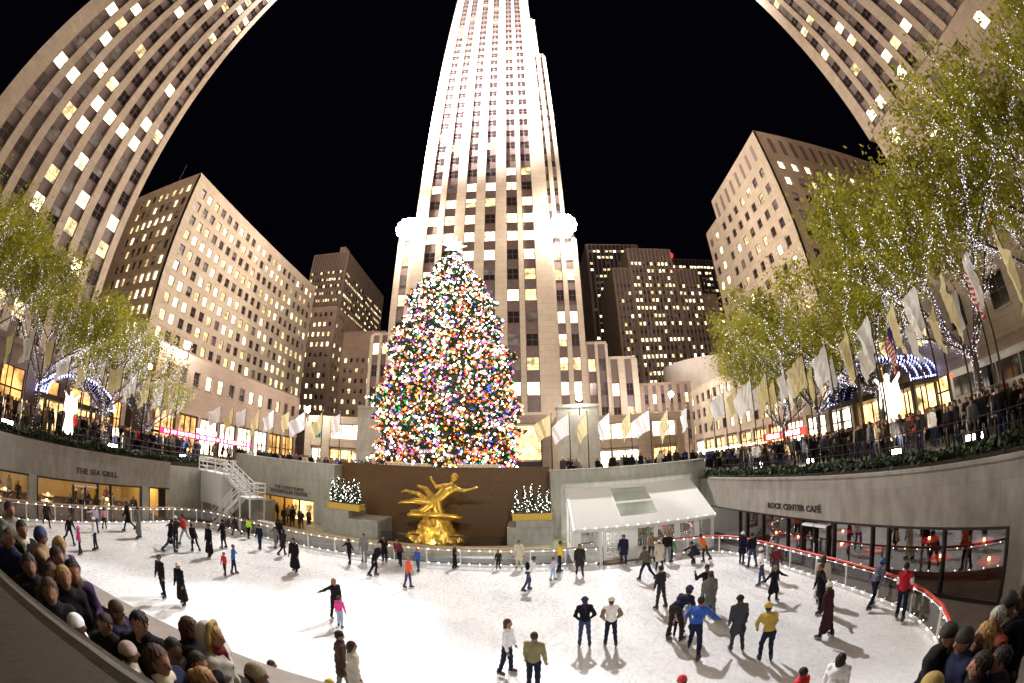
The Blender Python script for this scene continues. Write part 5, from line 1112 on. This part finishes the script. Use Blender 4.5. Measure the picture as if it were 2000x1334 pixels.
def person(x, y, z, hgt, jacket, legs, hair, coat, pose, face, label, h=.03, grp=None, near=False, cat='person', skates=True):
    q = random.Random(int(abs(x * 91 + y * 37) * 10)); J = skeleton(pose, q)
    stand = 1.76; sc = hgt / (J['top'] if pose not in ('bend', 'crouch', 'lean2', 'lean3', 'lean') else max(J['top'], stand * .78))
    t = empty('person', (x, y, z), label, cat, grp, R(face)); t.scale = (sc, sc, sc)
    def put(name, prims, m, hh=None, smooth=True):
        V, Q = sdf_mesh(prims, hh or h)
        if m.name.startswith('cloth'):
            V = V + .006 * np.stack([np.sin(31 * V[:, 2] + 17 * V[:, 0] + 2 * np.sin(9 * V[:, 1])), np.sin(37 * V[:, 2] - 23 * V[:, 0] + 1), np.sin(19 * V[:, 0] + 13 * V[:, 1])], 1)
        return link(name, npmesh(name, V, Q, [m], None, smooth), t)
    H = J['head']; hd = R(8)
    child = hgt < 1.42; hs = 1.22 if child else 1.05
    fy = .098 * hs
    body = [('e', H + np.array([0, 0, .015]), (.078 * hs, .094 * hs, .108 * hs)), ('e', H + np.array([0, .03, -.055]), (.052 * hs, .055 * hs, .055 * hs)), rc(J['neck'] - (0, 0, .04), H - (0, .01, .05), .056, .05)]
    body += [rc(J['pel'], J['neck'], .09, .08), rc(J['shl'], J['shr'], .045, .045)]
    for n_ in 'lr': body += [rc(J['sh' + n_], J['el' + n_], .036, .034), rc(J['el' + n_], J['wr' + n_], .034, .03), rc(J['hip' + n_], J['knee' + n_], .06, .045), rc(J['knee' + n_], J['ank' + n_], .042, .034)]
    if near or abs(y) < 19: body += [rc(H + np.array([0, fy * .93, .012]), H + np.array([0, fy * 1.16, -.022]), .009, .013)] + [('e', H + np.array([s_ * .081 * hs, -.004, -.005]), (.012, .02, .03)) for s_ in (-1, 1)]
    bo = put('body', body, skinm, .017 if near else h)
    for s_, n_ in ((-1, 'l'), (1, 'r')): m = MB(); hand_mesh(m, J['wr' + n_], J['hv' + n_], s_, skinm); link('hand', m.mesh('hand', True), t)
    if near or abs(y) < 19:
        for s_ in (-1, 1): m = MB(); m.ball(tuple(H + np.array([s_ * .031 * hs, fy * .86, .018])), .0125, eyem, 8, 5, .7); link('eye', m.mesh('eye', True), t)
        m = MB(); m.tube([(H[0] - .022, H[1] + fy * .86, H[2] - .047), (H[0], H[1] + fy * .93, H[2] - .05), (H[0] + .022, H[1] + fy * .86, H[2] - .047)], [.004, .008, .004], lipm, 6); link('mouth', m.mesh('mouth', True), t)
    # jacket
    bulk = (1.14 if coat in ('mid', 'long') else 1.02) * (1.08 if near else 1)
    wv = J['waist'] * .35 + J['pel'] * .65; L_ = J['lean']
    ja = [('e', J['chest'], (.185 * bulk, .135 * bulk, .21), -L_), ('e', J['waist'], (.155 * bulk, .122 * bulk, .17), -L_), ('e', wv, (.165 * bulk, .13 * bulk, .12), -L_), rc(J['shl'] * .9 + J['shr'] * .1, J['shr'] * .9 + J['shl'] * .1, .082, .082), rc(J['neck'] - (0, 0, .05), J['neck'] + (0, 0, .005), .08, .066)]
    if near: ja += [rc(J['neck'] + (-.07, -.06, -.035), J['neck'] + (.07, -.06, -.035), .068, .068), rc(J['neck'] + (0, -.1, -.05), J['neck'] + (0, -.13, -.12), .07, .05)]
    if near or coat in ('mid', 'long'): ja += [rc(J['neck'] + (-.04, -.01, .015), J['neck'] + (.04, -.01, .015), .078, .078)]
    for n_ in 'lr': ja += [rc(J['sh' + n_], J['el' + n_], .074 * bulk, .058), rc(J['el' + n_], J['wr' + n_] - J['hv' + n_] * .01, .057, .044)]
    if coat in ('mid', 'long', 'dress'):
        end = {'mid': .28, 'long': .62, 'dress': .42}[coat]; kc = (J['kneel'] + J['kneer']) / 2; hp = J['pel']; d = (kc - hp); d = d / np.linalg.norm(d); fl = .05 if coat == 'mid' else .09
        for s_ in (-1, 1): ja.append(rc(hp + (s_ * .06, 0, 0), hp + d * end + (s_ * (.07 + fl * .7), 0, 0), .12, .12 + fl * .4))
    jm = cmat(jacket)
    put('coat' if coat != 'short' else 'jacket', ja, jm)
    if jacket == 'whitevest':
        sl = []
        for n_ in 'lr': sl += [rc(J['sh' + n_] * .7 + J['el' + n_] * .3, J['el' + n_], .082, .064), rc(J['el' + n_], J['wr' + n_], .063, .05)]
        put('sleeve', sl[:2], cmat('tan'), .025); put('sleeve', sl[2:], cmat('tan'), .025)
    if jacket == 'redwhite':
        sl = []
        for n_ in 'lr': sl += [rc(J['sh' + n_] * .55 + J['el' + n_] * .45, J['el' + n_], .083, .068)]
        put('sleeve_stripe', sl[:1], cmat('white'), .025); put('sleeve_stripe', sl[1:], cmat('white'), .025)
    if label.startswith('woman in black jacket and purple scarf'): put('scarf', [rc(J['neck'] + (-.05, -.03, -.01), J['neck'] + (.05, -.03, -.01), .085, .085), rc(J['neck'] + (0, -.08, -.02), J['neck'] + (.01, -.13, -.2), .05, .04)], cmat('purple'), .022)
    if near and 'scarf' not in label and 'collar' not in label and q.random() < .4: put('scarf', [rc(J['neck'] + (-.045, .0, .008), J['neck'] + (.045, .0, .008), .086, .086), rc(J['neck'] + (-.02, .09, -.03), J['neck'] + (-.04, .12, -.2), .038, .033)], cmat(q.choice(['maroon', 'grey', 'brown', 'olive', 'cream', 'navy'])), .022)
    if 'pale scarf' in label or 'pink scarf' in label or 'cream collar' in label or 'white collar' in label: put('scarf', [rc(J['neck'] + (-.045, .0, .0), J['neck'] + (.045, .0, .0), .088, .088), rc(J['neck'] + (.03, .09, -.03), J['neck'] + (.05, .12, -.22), .04, .035)], cmat('pink' if 'pink' in label else 'cream'), .022)
    if 'green pack' in label or 'black jacket with jeans' in label: put('backpack', [('e', J['chest'] + np.array([0, -.2, -.03]), (.15, .1, .22))], cmat('green' if 'green' in label else 'black'), .03)
    # trousers
    tr = [('e', J['pel'], (.155, .12, .12))]
    for n_ in 'lr': tr += [rc(J['hip' + n_], J['knee' + n_], .092, .068), rc(J['knee' + n_], J['ank' + n_] + (0, 0, .02), .066, .056)]
    put('trousers', tr, cmat('jeans' if legs == 'blue' else legs))
    # shoes or skates
    sm = MB(); sm.tube([(0, -.07, .02), (0, .0, .015), (0, .13, -.015), (0, .17, -.03)], [.045, .05, .04, .025], skatem, 8); sm.tube([(0, -.02, .0), (0, -.02, .11)], [.052, .05], skatem, 8)
    if skates: sm.box(-.004, .004, -.09, .17, -.125, -.05, bladem); sm.box(-.025, .025, -.08, .15, -.055, -.035, skatem)
    sme = sm.mesh('skate', True)
    for n_, s_ in (('l', 1), ('r', -1)):
        a = J['ank' + n_]; o_ = link('skate' if skates else 'shoe', sme, t, tuple(a), R(8 * s_)); sh_ = J['ank' + n_] - J['knee' + n_]
        o_.rotation_euler[0] = -max(0, math.atan2(-sh_[1], -sh_[2])) * .5 if a[2] > .16 else 0
    # hair or hat
    kind, c = hair.split(':')
    cap = [('e', H + np.array([0, -.018, .032]), (.091 * hs, .104 * hs, .105 * hs))]
    def trimmed(nm, prims, mt, keep):
        V, Q = sdf_mesh(prims, .013 if near else h * .8); f = V[Q].mean(1) - H; k_ = keep(f)
        if near and mt.name.startswith('hair'):
            D_ = V - H; r_ = np.linalg.norm(D_, axis=1)[:, None]; a_ = np.arctan2(D_[:, 0], -D_[:, 1]); V = V + D_ / r_ * (.007 * np.sin(a_ * 23 + D_[:, 2] * 30 + 3 * np.sin(a_ * 5)) + .006 * np.sin(a_ * 9 + D_[:, 2] * 60))[:, None] * np.clip(1.2 - abs(D_[:, 2:3]) * 3, .3, 1)
        link(nm, npmesh(nm, V, Q[k_], [mt], None, True), t)
    if kind == 't':
        trimmed('hat', [('e', H + np.array([0, -.008, .038]), (.093 * hs, .110 * hs, .112 * hs)), rc(H + np.array([-.05, 0, .03]), H + np.array([.05, 0, .03]), .07 * hs, .07 * hs)], hmat(c, True), lambda f: (f[:, 2] > .012 - .25 * np.minimum(f[:, 1] + .02, 0) * -1 * 0) & (f[:, 2] > .022))
        trimmed('hair', [('e', H + np.array([0, -.02, .0]), (.085 * hs, .098 * hs, .10 * hs))], hmat('dark', False), lambda f: (f[:, 1] < .0) & (f[:, 2] < .05) & (f[:, 2] > -.07))
    else:
        pr = list(cap)
        if kind == 'L': pr += [rc(H + np.array([s_ * .05, -.05, .02]), H + np.array([s_ * .06, -.075, -.22]), .06 * hs, .035) for s_ in (-1, 1)] + [rc(H + np.array([0, -.07, 0]), H + np.array([0, -.1, -.25]), .06, .04)]
        if kind in 'pb': pr += [('e', H + np.array([0, -.13, .05]), (.045, .045, .045)), rc(H + np.array([0, -.13, .05]), H + np.array([0, -.17, -.12]), .035, .02)]
        lim = -.35 if kind == 'L' else -.075
        trimmed('hair', pr, hmat('brown' if kind == 'b' and c == 'white' else c, False), lambda f: ((f[:, 1] < .045) | (f[:, 2] > .068)) & (f[:, 2] > lim) & ~((f[:, 1] > .02) & (f[:, 2] < .0)))
        if kind == 'b': m = MB(); m.tube([(H[0] + .094 * math.cos(a) * hs, H[1] - .01 + .108 * math.sin(a) * hs, H[2] + .06 + .03 * math.cos(0)) for a in np.linspace(0, 6.283, 17)], .018, hmat('white', True), 6, False); link('headband', m.mesh('headband', True), t)
    if jacket == 'whitecoat':
        V, Q = sdf_mesh([('e', H + np.array([0, -.09, .0]), (.14, .13, .18))], .022); f = V[Q].mean(1) - H; link('hood', npmesh('hood', V, Q[f[:, 1] < -.03], [cmat('whitecoat')], None, True), t)
        m = MB(); m.tube([(H[0] + .135 * math.cos(a), H[1] - .02 + .01 * math.sin(a), H[2] + .17 * math.sin(a)) for a in np.linspace(0, 6.283, 25)], [.032 + .008 * math.sin(7 * a) for a in np.linspace(0, 6.283, 25)], hmat('gold', True), 7, False); link('fur_trim', m.mesh('fur_trim', True), t)
    return t
SK=[
(-23.94,9.32,1.40,'dark','black','h:brown','mid','stride',-90,'skater in a dark coat striding wide beside the left barrier'),
(-20.87,9.48,1.47,'black','navy','h:black','short','stride',-80,'slim skater in black leaning forward beside the pink child'),
(-19.16,9.26,1.35,'pink','navy','t:pink','short','stand',170,'child in a bright pink jacket and hat, left side of the ice'),
(-19.75,10.54,1.65,'white','navy','t:white','short','stand',150,'skater in white jacket and dark jeans right of the pink-jacket child'),
(-23.04,12.38,1.56,'lilac','blue','t:white','short','armsR',-90,'skater in lilac-white reaching towards a small child by the barrier'),
(-23.81,13.49,1.30,'rose','black','h:brown','short','stand',90,'small child in pale rose coat by the left barrier'),
(-23.10,14.99,1.87,'black','black','h:brown','mid','stride',150,'man in long dark jacket gliding by the restaurant-side barrier'),
(-21.43,14.72,1.98,'grey','black','h:dark','long','stand',160,'person in a knee-length grey coat near the left barrier'),
(-18.18,14.68,1.98,'black','blue','h:black','mid','stride',-30,'skater in black coat and blue jeans in front of the red jacket'),
(-18.84,15.65,1.98,'dark','navy','t:white','short','armsout',20,'skater in a white cap half hidden behind the black coat'),
(-19.29,16.77,1.87,'red','lightgrey','h:dark','short','stride',120,'skater in a red jacket and pale grey trousers'),
(-17.95,16.40,1.59,'black','black','h:brown','short','lean',90,'skater in black bent forward with arms swept back'),
(-16.57,16.29,1.95,'black','black','h:dark','long','stand',170,'skater in a long black coat, left centre of the ice'),
(-17.57,18.55,1.83,'black','black','h:dark','mid','armsout',110,'skater in black with one arm trailing, near the stair'),
(-13.73,15.15,1.52,'blue','navy','h:brown','short','armsout',-60,'older child in a blue jacket holding hands with a red-clad child'),
(-13.82,14.58,1.17,'red','black','h:dark','short','stand',180,'small child in a red jacket beside the blue jacket'),
(-13.14,9.99,1.77,'black','black','h:brown','short','stand',180,'man in a fitted black outfit skating towards the viewer'),
(-12.11,10.14,1.73,'black','black','t:cream','long','stand',180,'woman in a long black coat and cream hat beside the man in black'),
(-19.82,22.33,1.47,'dark','dark','h:dark','short','stride',120,'skater in dark clothes behind the stair foot'),
(-18.67,22.42,1.50,'neon','black','h:brown','short','stand',0,'skater in a neon yellow-green vest'),
(-16.10,20.45,1.68,'navy','navy','h:dark','short','stand',180,'skater in navy right of the neon vest'),
(-15.65,21.53,1.60,'grey','grey','t:white','short','armsout',160,'small skater in grey with a white hat'),
(-16.11,22.60,1.84,'black','black','h:black','mid','stand',20,'skater in a black jacket behind the grey child'),
(-14.22,20.34,1.69,'dark','black','h:dark','mid','stride',-20,'skater in a dark coat right of the small grey skater'),
(-11.74,17.85,1.98,'black','black','h:black','long','stand',180,'tall skater all in black standing alone, left of centre'),
(-10.15,21.32,1.61,'black','black','L:black','short','armsout',150,'woman with long black hair and black jacket near the centre barrier'),
(-9.55,22.14,1.87,'grey','grey','h:dark','short','stand',180,'man in a grey jacket against the centre barrier'),
(-9.68,22.21,1.23,'paleblue','white','t:white','short','armsout',180,'child in pale blue held by the hand at the barrier'),
(-7.90,19.62,1.87,'black','black','h:grey','mid','lean',-60,'skater in black jacket leaning over, centre left'),
(-8.49,23.02,1.72,'black','black','h:black','mid','photo',180,'person in black with both arms raised to take a picture'),
(-7.37,22.29,1.75,'maroon','black','h:brown','short','lean',170,'adult in maroon bending over a small child'),
(-5.66,18.32,1.66,'redorange','blue','h:blond','short','stand',-100,'child in orange-red jacket and blue jeans alone on open ice'),
(-6.02,21.45,1.44,'blue','blue','t:red','short','stand',150,'child in a blue jacket and red hat by the barrier'),
(-4.19,22.90,1.47,'black','black','h:blond','long','armsR',-80,'person in a flowing black coat with fair hair in front of the gilded figure'),
(-1.66,22.96,1.21,'dark','black','h:maroon','short','stand',180,'small child in dark clothes by the centre barrier'),
(-0.48,22.73,1.82,'cream','cream','h:dark','mid','stand',180,'person in cream beside the centre barrier'),
(0.03,18.64,1.80,'white','blue','h:brown','short','lean',-70,'man in white and black jacket with jeans pushing off to the right'),
(1.29,20.35,1.32,'lilac','lightblue','h:brown','short','armsout',-120,'small child in a lilac top with arms spread'),
(1.75,21.80,1.94,'yellow','navy','h:brown','short','stand',-90,'person in a bright yellow jacket at the barrier'),
(2.73,20.85,1.87,'dark','dark','h:brown','mid','stand',180,'skater in dark grey before the white marquee door'),
(5.51,22.50,1.86,'navy','navy','t:navy','mid','stand',160,'person in a navy hooded coat beside the marquee door'),
(5.77,18.92,1.84,'olive','navy','h:brown','short','stride',30,'skater in dark olive jacket in front of the marquee'),
(7.17,22.43,1.81,'tan','dark','h:brown','short','photo',180,'person in a tan jacket with hands at the face by the marquee'),
(6.95,20.29,1.75,'cream','navy','t:cream','mid','stand',0,'person in a cream hooded coat in front of the marquee'),
(7.82,21.49,1.91,'black','grey','h:blond','short','stand',-20,'person in black with fair hair beside the green backpack'),
(8.14,21.68,1.53,'green','blue','h:dark','short','stand',-60,'person carrying a green pack by the marquee rail'),
(5.17,14.81,1.94,'dark','dark','h:dark','short','stand',30,'man in dark jacket with hands low, right of centre'),
(-7.00,13.21,1.72,'black','black','L:blond','short','armsR',-120,'blond woman in black with one arm stretched out'),
(-6.50,12.56,1.28,'pink','lightblue','h:brown','short','stand',0,'small child in a pink jacket held in front of the blond woman'),
(-4.53,8.52,1.98,'brown','grey','t:black','mid','stand',-70,'man in a black cap and dark brown jacket in the near foreground'),
(-4.02,8.11,1.98,'beige','dark','L:dark','long','stand',-60,'woman in a beige coat facing the man in the black cap'),
(-0.58,10.52,1.91,'white','navy','L:brown','short','stand',-110,'brown-haired woman in a white jacket, near centre'),
(0.13,9.53,1.98,'olivegreen','navy','h:brown','short','stand',-20,'man in an olive green jacket and jeans, near centre'),
(1.78,12.27,1.85,'black','blue','t:navy','short','hips',0,'woman in black jacket and purple scarf seen from behind with hands on hips'),
(2.59,12.07,1.83,'whitevest','navy','t:cream','short','hips',0,'woman in a white vest with tan sleeves seen from behind'),
(4.61,11.77,1.82,'navy','dark','t:navy','short','bend',-60,'adult in navy stooping low over two small children'),
(4.81,11.94,1.24,'palepink','navy','h:blond','short','stand',170,'small child in a pale pink jacket under the stooping adult'),
(5.29,12.26,1.27,'paleblue','grey','h:brown','short','stand',-160,'small child in pale blue between two adults'),
(6.71,13.92,1.95,'dark','dark','h:black','short','wave',180,'person in dark top raising one hand behind the grey coat'),
(6.39,12.89,1.96,'grey','grey','h:brown','mid','stand',0,'person in a long grey jacket seen from behind'),
(4.76,10.44,1.87,'blue','navy','h:dark','short','lean2',-40,'skater in a bright blue jacket crouching forward with legs wide'),
(6.01,10.07,1.98,'charcoal','charcoal','t:black','mid','stand',-10,'man in charcoal jacket and black knit cap seen from behind'),
(6.31,8.83,1.81,'mustard','navy','t:mustard','short','lean3',-20,'person in a mustard and olive padded jacket bending over a child'),
(9.21,12.90,1.54,'black','black','L:blond','dress','armsout',180,'blond girl in a black dress with arms spread'),
(9.95,14.96,1.77,'white','blue','t:white','short','armsL',60,'skater in a white sweater and jeans with an arm out'),
(10.71,14.95,1.71,'maroon','blue','L:dark','short','stand',160,'long-haired woman in a maroon top and blue jeans'),
(11.07,18.61,1.79,'navy','navy','t:white','mid','stand',-60,'person in navy coat and white hat at the right end of the marquee'),
(11.06,17.53,1.95,'black','blue','h:black','short','stand',10,'man in black jacket and jeans beside the white hat'),
(9.78,20.56,1.67,'orange','dark','h:black','short','lean',60,'person in a bright orange jacket helping someone at the rail'),
(9.36,20.63,1.51,'dark','dark','h:dark','short','crouch',90,'person in dark clothes crouching beside the orange jacket'),
(10.30,11.22,1.92,'cream','cream','L:brown','long','stand',-60,'woman in a cream coat by the curved barrier'),
(9.73,10.63,1.86,'black','black','h:brown','mid','armsL',70,'woman in a black coat gliding in front of the cream coat'),
(8.59,8.93,1.85,'darkmaroon','black','t:cream','long','stand',20,'person in a dark maroon coat and cream hat on the right'),
(11.15,9.25,1.73,'greyblue','navy','t:blue','short','lean',-100,'man in a grey sweater leaning on the barrier'),
(10.88,7.72,1.98,'redwhite','navy','h:dark','short','stand',-70,'man in a red and white team jacket at the barrier'),
]

NR=[
(-8.23,2.27,4.45,'greygreen','h:dark','mid',-70,'man in a grey-green coat at the far left end of the spectator ledge'),
(-6.92,2.17,4.45,'black','h:dark','mid',-80,'dark-haired spectator with a pale scarf, second from the far left'),
(-6.41,1.82,4.45,'navy','h:brown','short',-150,'woman in navy half hidden at the left edge of the picture'),
(-6.60,2.37,4.45,'tan','t:navy','mid',-30,'spectator in a tan coat and navy knit cap taking a picture'),
(-6.14,2.56,4.45,'darkpurple','L:blond','mid',-80,'blond long-haired woman in dark purple looking across the ice'),
(-5.66,2.29,4.45,'black','h:dark','short',-70,'dark-haired spectator below the blond long-haired woman'),
(-5.39,1.76,4.45,'black','h:dark','mid',-100,'short-haired man in black near the left end of the dark parapet'),
(-5.11,1.98,4.43,'brown','L:brown','short',-110,'brown long-haired woman in the second row by the parapet'),
(-5.23,2.34,4.45,'purple','L:black','short',-100,'woman in a purple jacket with black hair by the ledge'),
(-4.92,2.08,4.45,'black','p:blond','short',-100,'blond girl with a ponytail in front of the purple jacket'),
(-4.57,1.72,4.45,'black','h:brown','mid',-110,'man in black with short brown hair in profile beside the parapet'),
(-4.79,1.90,4.05,'dark','h:brown','short',-90,'person mostly hidden behind the parapet beside the white hood'),
(-4.18,1.79,4.20,'white','t:white','short',-40,'person under a white hood right behind the parapet'),
(-4.35,2.47,4.20,'navy','t:brown','mid',-60,'spectator in navy with a brown striped knit cap'),
(-4.04,2.17,4.22,'black','h:dark','mid',-150,'dark-haired boy in black looking towards the camera'),
(-3.64,2.44,4.39,'black','h:black','mid',-150,'teenager in black with thick black hair by the ledge'),
(-3.35,2.78,4.32,'black','L:darkred','mid',-60,'spectator with dark reddish hair and black coat turned to the ice'),
(-3.01,2.81,4.34,'whitecoat','L:blond','mid',-70,'blond woman in a white fur-trimmed hooded coat'),
(-3.49,2.00,4.16,'cream','t:palepink','short',-30,'child in a cream knit hat close to the parapet'),
(-3.82,2.36,3.95,'dark','h:dark','short',-100,'dark-haired child with a pink scarf beside the cream hat'),
(-2.82,1.92,4.45,'navy','L:brown','mid',-80,'woman with full brown hair and cream collar near the bottom'),
(-3.24,2.47,4.20,'black','h:black','short',-110,'dark-haired boy between the brown hair and the white coat'),
(-3.34,2.65,3.95,'brown','b:white','short',-120,'child with a white headband near the bottom edge'),
(-2.89,2.46,4.20,'black','h:dark','mid',-100,'man with cropped dark hair near the bottom edge'),
(-2.63,2.26,4.20,'grey','p:blond','short',-60,'blond person with a bun at the bottom edge'),
(-2.36,2.67,4.20,'dark','t:beige','mid',-60,'spectator in a thick beige knit cap at the bottom'),
(3.62,2.00,4.20,'black','t:black','mid',170,'man in black cap and dark coat looking down at his hands'),
(3.86,1.95,3.95,'dark','t:gold','short',150,'child in a gold knit cap by the dark coat'),
(3.61,1.64,4.20,'navy','t:black','mid',60,'spectator in a navy coat and black cap at bottom right'),
(3.66,1.80,3.95,'dark','h:dark','short',30,'dark-haired child with a white collar at bottom right'),
(3.76,1.48,4.20,'black','L:blond','mid',20,'blond woman in black at the right edge crowd'),
(4.34,1.51,4.24,'black','t:black','mid',80,'tall man in black knit cap at the right edge'),
(4.09,1.52,4.20,'rust','h:grey','mid',60,'grey-haired spectator in a rust jacket at the right edge'),
(4.57,1.43,4.20,'dark','h:dark','mid',70,'dark-haired spectator cut off by the right edge'),
(2.82,1.48,4.20,'brown','t:gold','short',20,'person in a tan cap at the bottom edge on the right'),
(3.42,1.12,4.20,'black','h:black','mid',40,'spectator in black low in the bottom right corner'),
(3.29,1.24,4.20,'black','h:dark','mid',30,'dark figure left of the bottom right corner'),
]
for i, (x, y, hz, j, l, hh, c, p, a, lab) in enumerate(SK):
    y = min(y, 22.75); x = max(x, -24.45)
    hz = min(hz, 1.9); person(x, y, .02, hz, j, l, hh, c, p, a, lab, h=.032 if (x * x + y * y) > 330 else .026)
for (x, y, hz, j, l, hh, c, p, a, lab) in [(-5.33, 6.67, 1.62, 'navy', 'navy', 'h:brown', 'short', 'stand', -60, 'brown-haired skater just over the pale ledge at the bottom'), (-3.86, 6.62, 1.62, 'purple', 'dark', 't:mustard', 'short', 'stand', 0, 'skater in a striped knit cap at the bottom edge left of centre'),
    (3.04, 7.01, 1.62, 'red', 'dark', 't:red', 'short', 'stand', 60, 'skater in a bright red cap at the bottom edge'), (5.14, 5.78, 1.68, 'red', 'navy', 'h:black', 'short', 'stand', 10, 'dark-haired skater in a red jacket at the bottom edge'), (5.89, 5.52, 1.78, 'white', 'dark', 'L:dark', 'mid', 'stand', -60, 'woman with curly dark hair and white coat at the bottom right')]:
    person(x, y, .02, hz, j, l, hh, c, p, a, lab, h=.022, near=True)
for (x, y, hz, j, hh, c, a, lab) in NR:
    top = hz + .12; foot = 2.7; pz = 'photo' if 'taking a picture' in lab else ('fold' if 'looking down' in lab or 'ledge' in lab else 'stand')
    ch = 'child' in lab
    person(x, y, foot, top - foot, j, 'dark', hh, c, pz, a, lab, h=.024, near=True, skates=False)

# crowd figures: twelve shared bodies with their own clothing colours
def crowd_mesh(k, jac, leg, hc, sit=False):
    q = random.Random(k); J = skeleton(('stand', 'fold', 'hips', 'photo')[k % 4 if k % 5 == 0 else k % 2], q); H = J['head']
    pr = [('e', H + np.array([0, 0, .01]), (.09, .1, .12)), rc(J['neck'], H, .06, .06), ('e', J['chest'], (.2, .15, .24)), ('e', J['waist'], (.18, .15, .2)), ('e', J['pel'] - (0, 0, .04), (.18, .15, .2)), rc(J['shl'], J['shr'], .085, .085)]
    for n_ in 'lr': pr += [rc(J['sh' + n_], J['el' + n_], .08, .065), rc(J['el' + n_], J['hd' + n_], .062, .045), rc(J['hip' + n_], J['knee' + n_], .1, .075), rc(J['knee' + n_], J['ank' + n_] - (0, -.03, .07), .07, .06)]
    V, Q = sdf_mesh(pr, .052); f = V[Q].mean(1); mi_ = np.zeros(len(Q), int)
    mi_[f[:, 2] < J['pel'][2] - .08] = 1; hd = np.linalg.norm(f - H, axis=1) < .15; rel = f - H
    mi_[hd & (rel[:, 2] > -.11)] = 2; mi_[hd & ((rel[:, 2] > .045) | ((rel[:, 1] < -.01) & (rel[:, 2] > -.07)))] = 3
    for n_ in 'lr': mi_[np.linalg.norm(f - J['hd' + n_], axis=1) < .06] = 2
    return V, Q, mi_, [cmat(jac), cmat(leg), skinm, hmat(hc, False)]
CV = [('black', 'navy', 'dark'), ('navy', 'dark', 'brown'), ('dark', 'black', 'blond'), ('brown', 'dark', 'black'), ('grey', 'navy', 'dark'), ('maroon', 'black', 'brown'), ('blue', 'navy', 'dark'), ('cream', 'dark', 'brown'), ('charcoal', 'black', 'white'), ('black', 'dark', 'black'), ('red', 'navy', 'dark'), ('olive', 'dark', 'red'), ('white', 'navy', 'brown'), ('tan', 'dark', 'black')]
CW = [9, 8, 9, 6, 5, 4, 3, 2, 7, 9, 2.5, 4, 2, 4]
CMD = [crowd_mesh(k, *c) for k, c in enumerate(CV)]; CME = [npmesh('person', V, Q, ms, mi_, True) for V, Q, mi_, ms in CMD]
CLAB = ['black', 'navy', 'very dark', 'brown', 'grey', 'maroon', 'blue', 'cream', 'charcoal', 'black', 'red', 'olive', 'white', 'tan']
qr = random.Random(5)
def scatter(n, fx, where, face, grp, z=PL):
    out = []; tries = 0
    while len(out) < n and tries < n * 60:
        tries += 1; p = fx()
        if all((p[0] - o_[0]) ** 2 + (p[1] - o_[1]) ** 2 > .2 for o_ in out): out.append(p)
    for p in out:
        k = qr.choices(range(14), CW)[0]; o_ = link('person', CME[k], None, (p[0], p[1], z), R(face + qr.uniform(-70, 70))); s_ = qr.uniform(.9, 1.04) if qr.random() < .85 else .75; o_.scale = (s_, s_, s_)
        tag(o_, 'person in %s clothes in the crowd %s' % (CLAB[k], where), 'person', grp)
tri = lambda: qr.random() ** 1.6
scatter(62, lambda: (-27.6 - 5.5 * tri(), qr.uniform(3.5, 27)), 'behind the left hedge', -90, 'crowd on the left promenade')
scatter(78, lambda: (15.0 + 6.5 * tri(), qr.uniform(4.2, 28.5)), 'behind the right hedge', 90, 'crowd on the right promenade')
scatter(24, lambda: (qr.uniform(2.5, 14), 30.4 + 2.6 * tri()), 'above the back right wall', 180, 'crowd along the back right wall', PL + .35)
scatter(22, lambda: (qr.uniform(-25, -14.5), 30.4 + 2.6 * tri()), 'above the back left wall', 180, 'crowd along the back left wall', PL + .05)
# diners and people in the entrance hall
scatter(26, lambda: (qr.uniform(-31, -26.6), qr.uniform(.5, 20)), 'inside the left restaurant', -60, 'diners in the left restaurant', -.25)
scatter(12, lambda: (qr.uniform(14.2, 19), qr.uniform(6, 23)), 'inside the right restaurant', 60, 'diners in the right restaurant', -.2)
scatter(13, lambda: (qr.uniform(-22.1, -16.8), qr.uniform(28.6, 32.5)), 'inside the lit back entrance', 180, 'people in the entrance hall', 0)
# the deeper crowd that reads as one mass
V_ = []; F_ = []; M_ = []; ms = []; b0 = 0
for p in [(-33 - 4 * qr.random(), qr.uniform(2, 30)) for _ in range(90)] + [(16.8 + 11.5 * qr.random(), qr.uniform(3, 40)) for _ in range(330)] + [(-29 - 6 * qr.random(), qr.uniform(2, 28)) for _ in range(110)] + [(qr.uniform(8, 28), qr.uniform(33, 48)) for _ in range(90)] + [(qr.uniform(-36, -16), qr.uniform(33, 48)) for _ in range(90)]:
    k = qr.choices(range(14), CW)[0]; V, Q, mi_, mm = CMD[k]; a = qr.uniform(0, 6.28); c_, s_ = math.cos(a), math.sin(a)
    V_.append(np.stack([V[:, 0] * c_ - V[:, 1] * s_ + p[0], V[:, 0] * s_ + V[:, 1] * c_ + p[1], V[:, 2] + PL], 1)); F_.append(Q + b0); b0 += len(V)
    for x_ in mm:
        if x_ not in ms: ms.append(x_)
    M_.append(np.array([ms.index(x_) for x_ in mm])[mi_])
tag(link('crowd', npmesh('crowd', np.concatenate(V_), np.concatenate(F_), ms, np.concatenate(M_), True)), kind='stuff')
